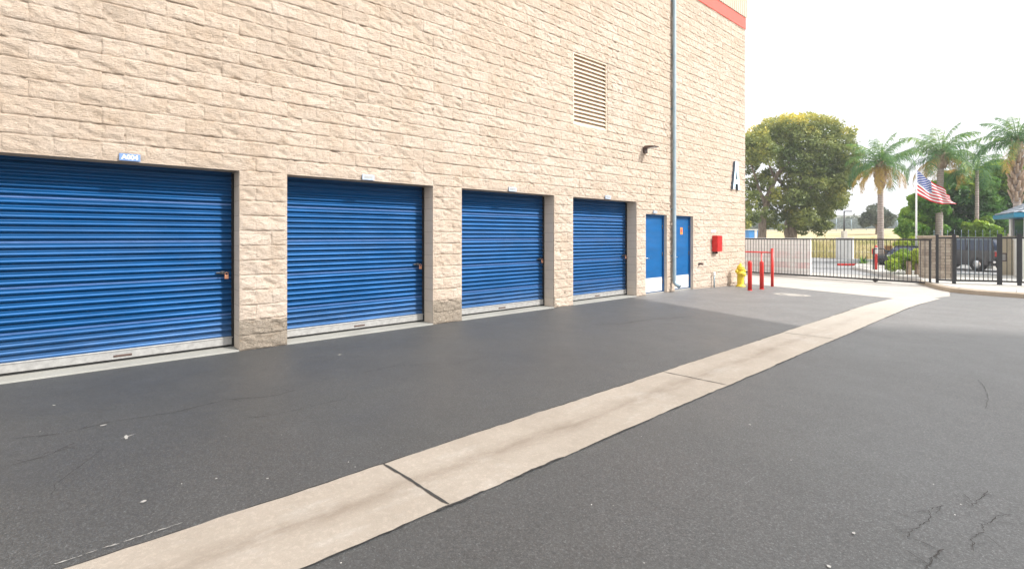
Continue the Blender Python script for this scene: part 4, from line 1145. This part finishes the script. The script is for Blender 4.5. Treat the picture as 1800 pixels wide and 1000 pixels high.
# red post with a lock box, black hoop rail
b = at(1539.5, 24.0); b = G(1540, 479); rp = empty('call_post', b, label='red post topped with a small red and white box beyond the gate', cat='post')
Yr = (b-camo.location).dot(FWD); k_ = Yr/865
MB().lathe([(.055, -.02), (.055, 33*k_), (.03, 35*k_)], n=14).build('post', M['red'], rp)
MB().box((-.16, -.08, 32*k_), (.02, .06, 42*k_), .01).build('call_box', M['redbox'], rp)
MB().box((-.02, -.12, 33*k_), (.10, -.04, 44*k_), .01).build('call_plate', M['white'], rp)
MB().lathe([(.05, 43*k_), (.06, 45*k_), (.02, 48*k_)], n=10).build('knob', M['red'], rp)
b = G(1556, 479.5); hp = empty('hoop_rail', b, math.atan2(RIGHT.y, RIGHT.x), label='black bent pipe rail beside the first palm trunk', cat='rail')
MB().tube([(0, 0, -.02), (0, 0, 38*k_), (-.04, 0, 41*k_), (-.10, 0, 42*k_), (-.45, .1, 42*k_), (-.5, .1, 41*k_), (-.52, .1, 0)], .028, 8).build('hoop', M['black'], hp)
# small timber sign panel
b = at(1562, 36); wp = empty('timber_panel', b, math.atan2(RIGHT.y, RIGHT.x), label='orange brown timber board between the hoop rail and the dark car', cat='board')
M['timber'] = simple('orange_timber', (.42, .21, .07), .7, 0, .2, 6)
MB().box((-.3, -.04, .2), (.25, .04, S(1562, 432, 36).z-b.z), .01).build('board', M['timber'], wp)
MB().box((-.3, -.05, -.1), (-.24, .05, .2)).box((.19, -.05, -.1), (.25, .05, .2)).build('leg', M['timber'], wp)

# ------------------------------------------------------------------ vehicles
M['car_dark'] = simple('dark_grey_paint', (.075, .075, .08), .25, .3, .1, 3)
M['car_black'] = simple('black_car_paint', (.012, .014, .02), .2, .2, .1, 3)
M['glass'] = simple('tinted_glass', (.03, .045, .08), .08, 0, .1, 3)
M['tyre'] = simple('tyre_rubber', (.02, .02, .02), .85)
M['chrome'] = simple('chrome_trim', (.65, .65, .66), .2, .9)
M['silver'] = simple('silver_roof', (.45, .46, .48), .35, .3)
M['lamp_red'] = simple('tail_lamp_red', (.35, .015, .012), .25)
def vehicle(name, loc, rz, Lc, Wc, lower, cabin, hw, paint, roof, label, wheel_r=.36, spare=False):
    """x forward. lower/cabin: side outlines (x, z)"""
    o = empty(name, loc, rz, label=label, cat='car')
    mb = MB(); mb.prism(lower, -Wc/2, Wc/2, 'y', .05); mb.build('body', paint, o)
    mb = MB()
    a = [mb.bm.verts.new((x, -Wc/2*(.93 if z < 1.2 else .80), z)) for x, z in cabin]; b2 = [mb.bm.verts.new((x, Wc/2*(.93 if z < 1.2 else .80), z)) for x, z in cabin]
    mb.bm.faces.new(a[::-1]); mb.bm.faces.new(b2)
    for i in range(len(cabin)): j = (i+1) % len(cabin); mb.bm.faces.new([a[i], a[j], b2[j], b2[i]])
    bmesh.ops.recalc_face_normals(mb.bm, faces=mb.bm.faces[:]); mb.build('cabin', M['glass'], o)
    zr = max(z for x, z in cabin); xs = [x for x, z in cabin if z > zr-.02]
    MB().box((min(xs)-.05, -Wc/2*.82, zr-.03), (max(xs)+.05, Wc/2*.82, zr+.05), .03).build('roof', roof, o)
    mb = MB()
    for x in [min(c[0] for c in cabin)+.03]+xs+[sum(xs)/2]:
        pass
    xa = [c for c in cabin]
    for i in range(len(cabin)-1):
        for s in (-1, 1):
            (x0, z0), (x1, z1) = cabin[i], cabin[i+1]
            if abs(z1-z0) > .2:
                mb = MB()
                y0 = s*Wc/2*(.94 if z0 < 1.2 else .81); y1 = s*Wc/2*(.94 if z1 < 1.2 else .81)
                mb.tube([(x0, y0, z0), (x1, y1, z1)], .035, 6); mb.build('pillar', paint, o)
    for s in (-1, 1):
        xm = sum(xs)/len(xs); MB().tube([(xm, s*Wc/2*.94, min(z for x, z in cabin)), (xm, s*Wc/2*.81, zr)], .035, 6).build('pillar', paint, o)
    for x in (-Lc*.31, Lc*.31):
        for s in (-1, 1):
            wl = MB().lathe([(wheel_r*.6, -.11), (wheel_r*.95, -.11), (wheel_r, -.07), (wheel_r, .07), (wheel_r*.95, .11), (wheel_r*.6, .11)], (x, s*(Wc/2-.10), wheel_r), 24, 'y').build('wheel', M['tyre'], o)
            MB().lathe([(.02, .116*s), (wheel_r*.25, .125*s), (wheel_r*.55, .112*s), (wheel_r*.6, .10*s)], (x, s*(Wc/2-.10), wheel_r), 18, 'y').build('rim', M['chrome'], wl)
    xr = min(x for x, z in lower)
    MB().box((xr-.08, -Wc/2*.96, .42), (xr+.10, Wc/2*.96, .66), .04).build('bumper', M['tyre'], o)
    xf = max(x for x, z in lower)
    MB().box((xf-.10, -Wc/2*.96, .40), (xf+.07, Wc/2*.96, .62), .04).build('bumper', M['tyre'], o)
    for s in (-1, 1):
        MB().box((xr-.02, s*Wc/2*.95-.09, .78), (xr+.04, s*Wc/2*.95+.04 if s < 0 else s*Wc/2*.95+.02, 1.02), .015).build('tail_lamp', M['lamp_red'], o)
        MB().box((xf-.04, s*Wc/2*.80-.14, .68), (xf+.015, s*Wc/2*.80+.12, .84), .015).build('headlight', M['chrome'], o)
        MB().box((Lc*.17, s*(Wc/2+.02)-.0, .98), (Lc*.17+.14, s*(Wc/2+.18), 1.12), .02).build('mirror', paint, o)
    MB().box((xr-.03, -Wc*.3, .93), (xr+.01, Wc*.3, .955), .004).build('trim_strip', M['chrome'], o)
    if spare: 
        MB().lathe([(.05, -.26), (.28, -.26), (.33, -.22), (.33, -.04), (.2, .0)], (xr, -.25, 1.0), 24, 'x').build('spare_wheel', M['tyre'], o)
    return o
suv_low = [(-2.1, .38), (-2.15, .95), (-2.08, 1.08), (.9, 1.08), (1.05, 1.02), (1.95, .92), (2.1, .75), (2.1, .36), (1.75, .30), (-1.8, .30)]
suv_cab = [(-2.06, 1.07), (-1.86, 1.70), (.35, 1.70), (.98, 1.07)]
b = at(1697, 26.5)
fwd_ang = math.atan2(FWD.y, FWD.x)
vehicle('parked_suv', b, fwd_ang+R(6), 4.2, 1.66, suv_low, suv_cab, 0, M['car_dark'], M['silver'], 'dark grey vehicle with a silver roof parked behind the walk-in gate', spare=True)
sed_low = [(-2.2, .34), (-2.25, .80), (-2.1, .93), (-1.4, .97), (1.0, .93), (2.05, .78), (2.2, .62), (2.2, .32), (1.8, .25), (-1.8, .25)]
sed_cab = [(-1.6, .95), (-.95, 1.38), (.35, 1.40), (1.05, .93)]
b = at(1601, 28.5)
sed = vehicle('parked_sedan', b, fwd_ang+R(105), 4.4, 1.75, sed_low, sed_cab, 0, M['car_black'], M['car_black'], 'low black car with blue tinted glass half hidden by the planter shrubs', wheel_r=.32); sed.scale = (.86, .86, .86)

# ------------------------------------------------------------------ booth on the right
bz = gz(6, 28); kc = at(1803, 19.6, 0)
bo_ = empty('gate_booth', (kc.x, kc.y, kc.z+.02), R(14), label='white gate booth with a teal fascia and grey tiled roof at the right edge', cat='booth')
M['beige'] = simple('beige_stucco', (.50, .44, .33), .9, 0, .1, 6, .004)
M['stucco'] = simple('white_stucco', (.80, .79, .76), .85, 0, .05, 6, .004)
M['teal'] = simple('teal_fascia', (.012, .20, .34), .4)
M['tile'] = simple('slate_roof_tile', (.24, .27, .31), .6, 0, .25, 3)
ez = 1.553+33/865*19.6-bo_.location.z
MB().box((0, 0, -.1), (3.4, 2.6, 1.60), .01).build('lower_wall', M['stucco'], bo_)
MB().box((-.02, -.005, 1.60), (3.44, 2.64, 1.68), .01).build('ledge', M['white'], bo_)
for x, y in ((.0, .0), (3.1, 0), (0, 2.3), (3.1, 2.3)): MB().box((x, y, 1.68), (x+.30, y+.30, ez), .006).build('column', M['stucco'], bo_)
MB().box((.06, .06, 1.68), (3.3, 2.5, ez-.02)).build('window', M['glass'], bo_)
MB().box((-.42, -.42, ez), (3.95, 3.15, ez+.17), .006).build('fascia', M['teal'], bo_)
mb = MB()
e0 = [(-.36, -.36), (3.88, -.36), (3.88, 3.08), (-.36, 3.08)]; rid = [(1.2, 1.3), (2.2, 1.3)]
z0, z1_ = ez+.17, ez+1.05
def slope(a, b_, r1, r2, n_):
    # rows of barrel tiles running down the slope
    A0 = Vector((*a, z0)); B0 = Vector((*b_, z0)); R1 = Vector((*r1, z1_)); R2 = Vector((*r2, z1_))
    nr = (B0-A0).cross(R1-A0).normalized(); nr = nr if nr.z > 0 else -nr
    rows = []; cols = n_*8; rws = 9
    for r in range(rws+1):
        for lip in (0, 1):
            if r == rws and lip: continue
            t = r/rws; row = []
            for c_ in range(cols+1):
                u = c_/cols; lo = A0.lerp(B0, u); hi = R1.lerp(R2, u) if (R2-R1).length > .01 else R1
                wv_ = .045*abs(math.sin(u*n_*math.pi))
                q = lo.lerp(hi, t)+nr*(wv_+(.03 if lip else 0))
                row.append(mb.bm.verts.new(q))
            rows.append(row)
    for ra, rb_ in zip(rows, rows[1:]):
        for c_ in range(cols): mb.bm.faces.new([ra[c_], ra[c_+1], rb_[c_+1], rb_[c_]])
slope(e0[0], e0[1], rid[0], rid[1], 18); slope(e0[1], e0[2], rid[1], rid[1], 14); slope(e0[2], e0[3], rid[1], rid[0], 18); slope(e0[3], e0[0], rid[0], rid[0], 14)
mb.build('roof', M['tile'], bo_)
# beige wing wall with key pad
kw = at(1757, 21.4); bw = empty('beige_wall', (kw.x, kw.y, kw.z), math.atan2(RIGHT.y, RIGHT.x)-R(25), label='low beige stucco wall between the thick gate post and the booth', cat='wall')
MB().box((0, -.1, -.1), (1.1, .1, 1.75), .01).build('wall', M['beige'], bw)
MB().box((-.02, -.12, 1.75), (1.12, .12, 1.80), .006).build('coping', M['beige'], bw)
kpd = S(1762, 452, 20.9); kk = empty('keypad', (kpd.x, kpd.y, kpd.z), math.atan2(RIGHT.y, RIGHT.x)-R(25), label='small grey keypad box on the beige wall by the thick gate post', cat='keypad')
MB().box((-.12, -.06, -.18), (.12, .05, .18), .01).build('housing', M['bronze'], kk)
MB().box((-.08, -.066, -.13), (.08, -.058, .13), .003).build('keys', M['bar'], kk)
obx = at(1744, 27); ob = empty('outdoor_cabinet', (obx.x, obx.y, obx.z), math.atan2(RIGHT.y, RIGHT.x), label='orange brown cabinet standing behind the walk-in gate near its latch', cat='cabinet')
MB().box((-.2, -.2, .3), (.2, .2, 1.0), .01).build('cabinet', M['timber'], ob)
MB().box((-.16, -.215, .35), (.16, -.2, .95), .004).build('cabinet_door', M['timber'], ob)
MB().box((-.18, -.18, -.1), (.18, .18, .3)).build('plinth', M['walk'], ob)
# blue canopy far behind the big tree
b = at(1324, 60); bb = empty('blue_hut', b, math.atan2(RIGHT.y, RIGHT.x), label='small bright blue and white hut seen under the big tree', cat='hut')
M['skyblue'] = simple('bright_blue', (.05, .28, .72), .5)
MB().box((-.75, -.5, -.1), (.65, .5, 1.9)).build('wall', M['skyblue'], bb)
MB().box((-.08, -.53, 0), (.22, -.5, 1.9)).build('door', M['white'], bb)
MB().box((-.9, -.6, 1.9), (.8, .6, 2.0)).build('roof', M['white'], bb)
# red painted kerb piece
b = G(1490, 467); kr = MB().box((-.6, -.09, -.02), (.6, .09, .13), .02).build('red_kerb', M['red'], label='short red painted kerb stone on the lane beyond the gate', cat='kerb')
kr.location = b; kr.rotation_euler = (0, 0, math.atan2(RIGHT.y, RIGHT.x))

# ------------------------------------------------------------------ haze
def haze():
    m = bpy.data.materials.new('haze'); m.use_nodes = True; t = m.node_tree; t.nodes.clear()
    v = t.nodes.new('ShaderNodeVolumePrincipled'); v.inputs['Density'].default_value = .0012; v.inputs['Color'].default_value = (.93, .95, 1, 1)
    v.inputs['Anisotropy'].default_value = .3
    o = t.nodes.new('ShaderNodeOutputMaterial'); t.links.new(v.outputs[0], o.inputs[1])
    mb = MB(); mb.box((-1100, -60, -3), (1100, 1000, 45)); ob_ = mb.build('haze', m, kind='stuff'); return ob_
haze()
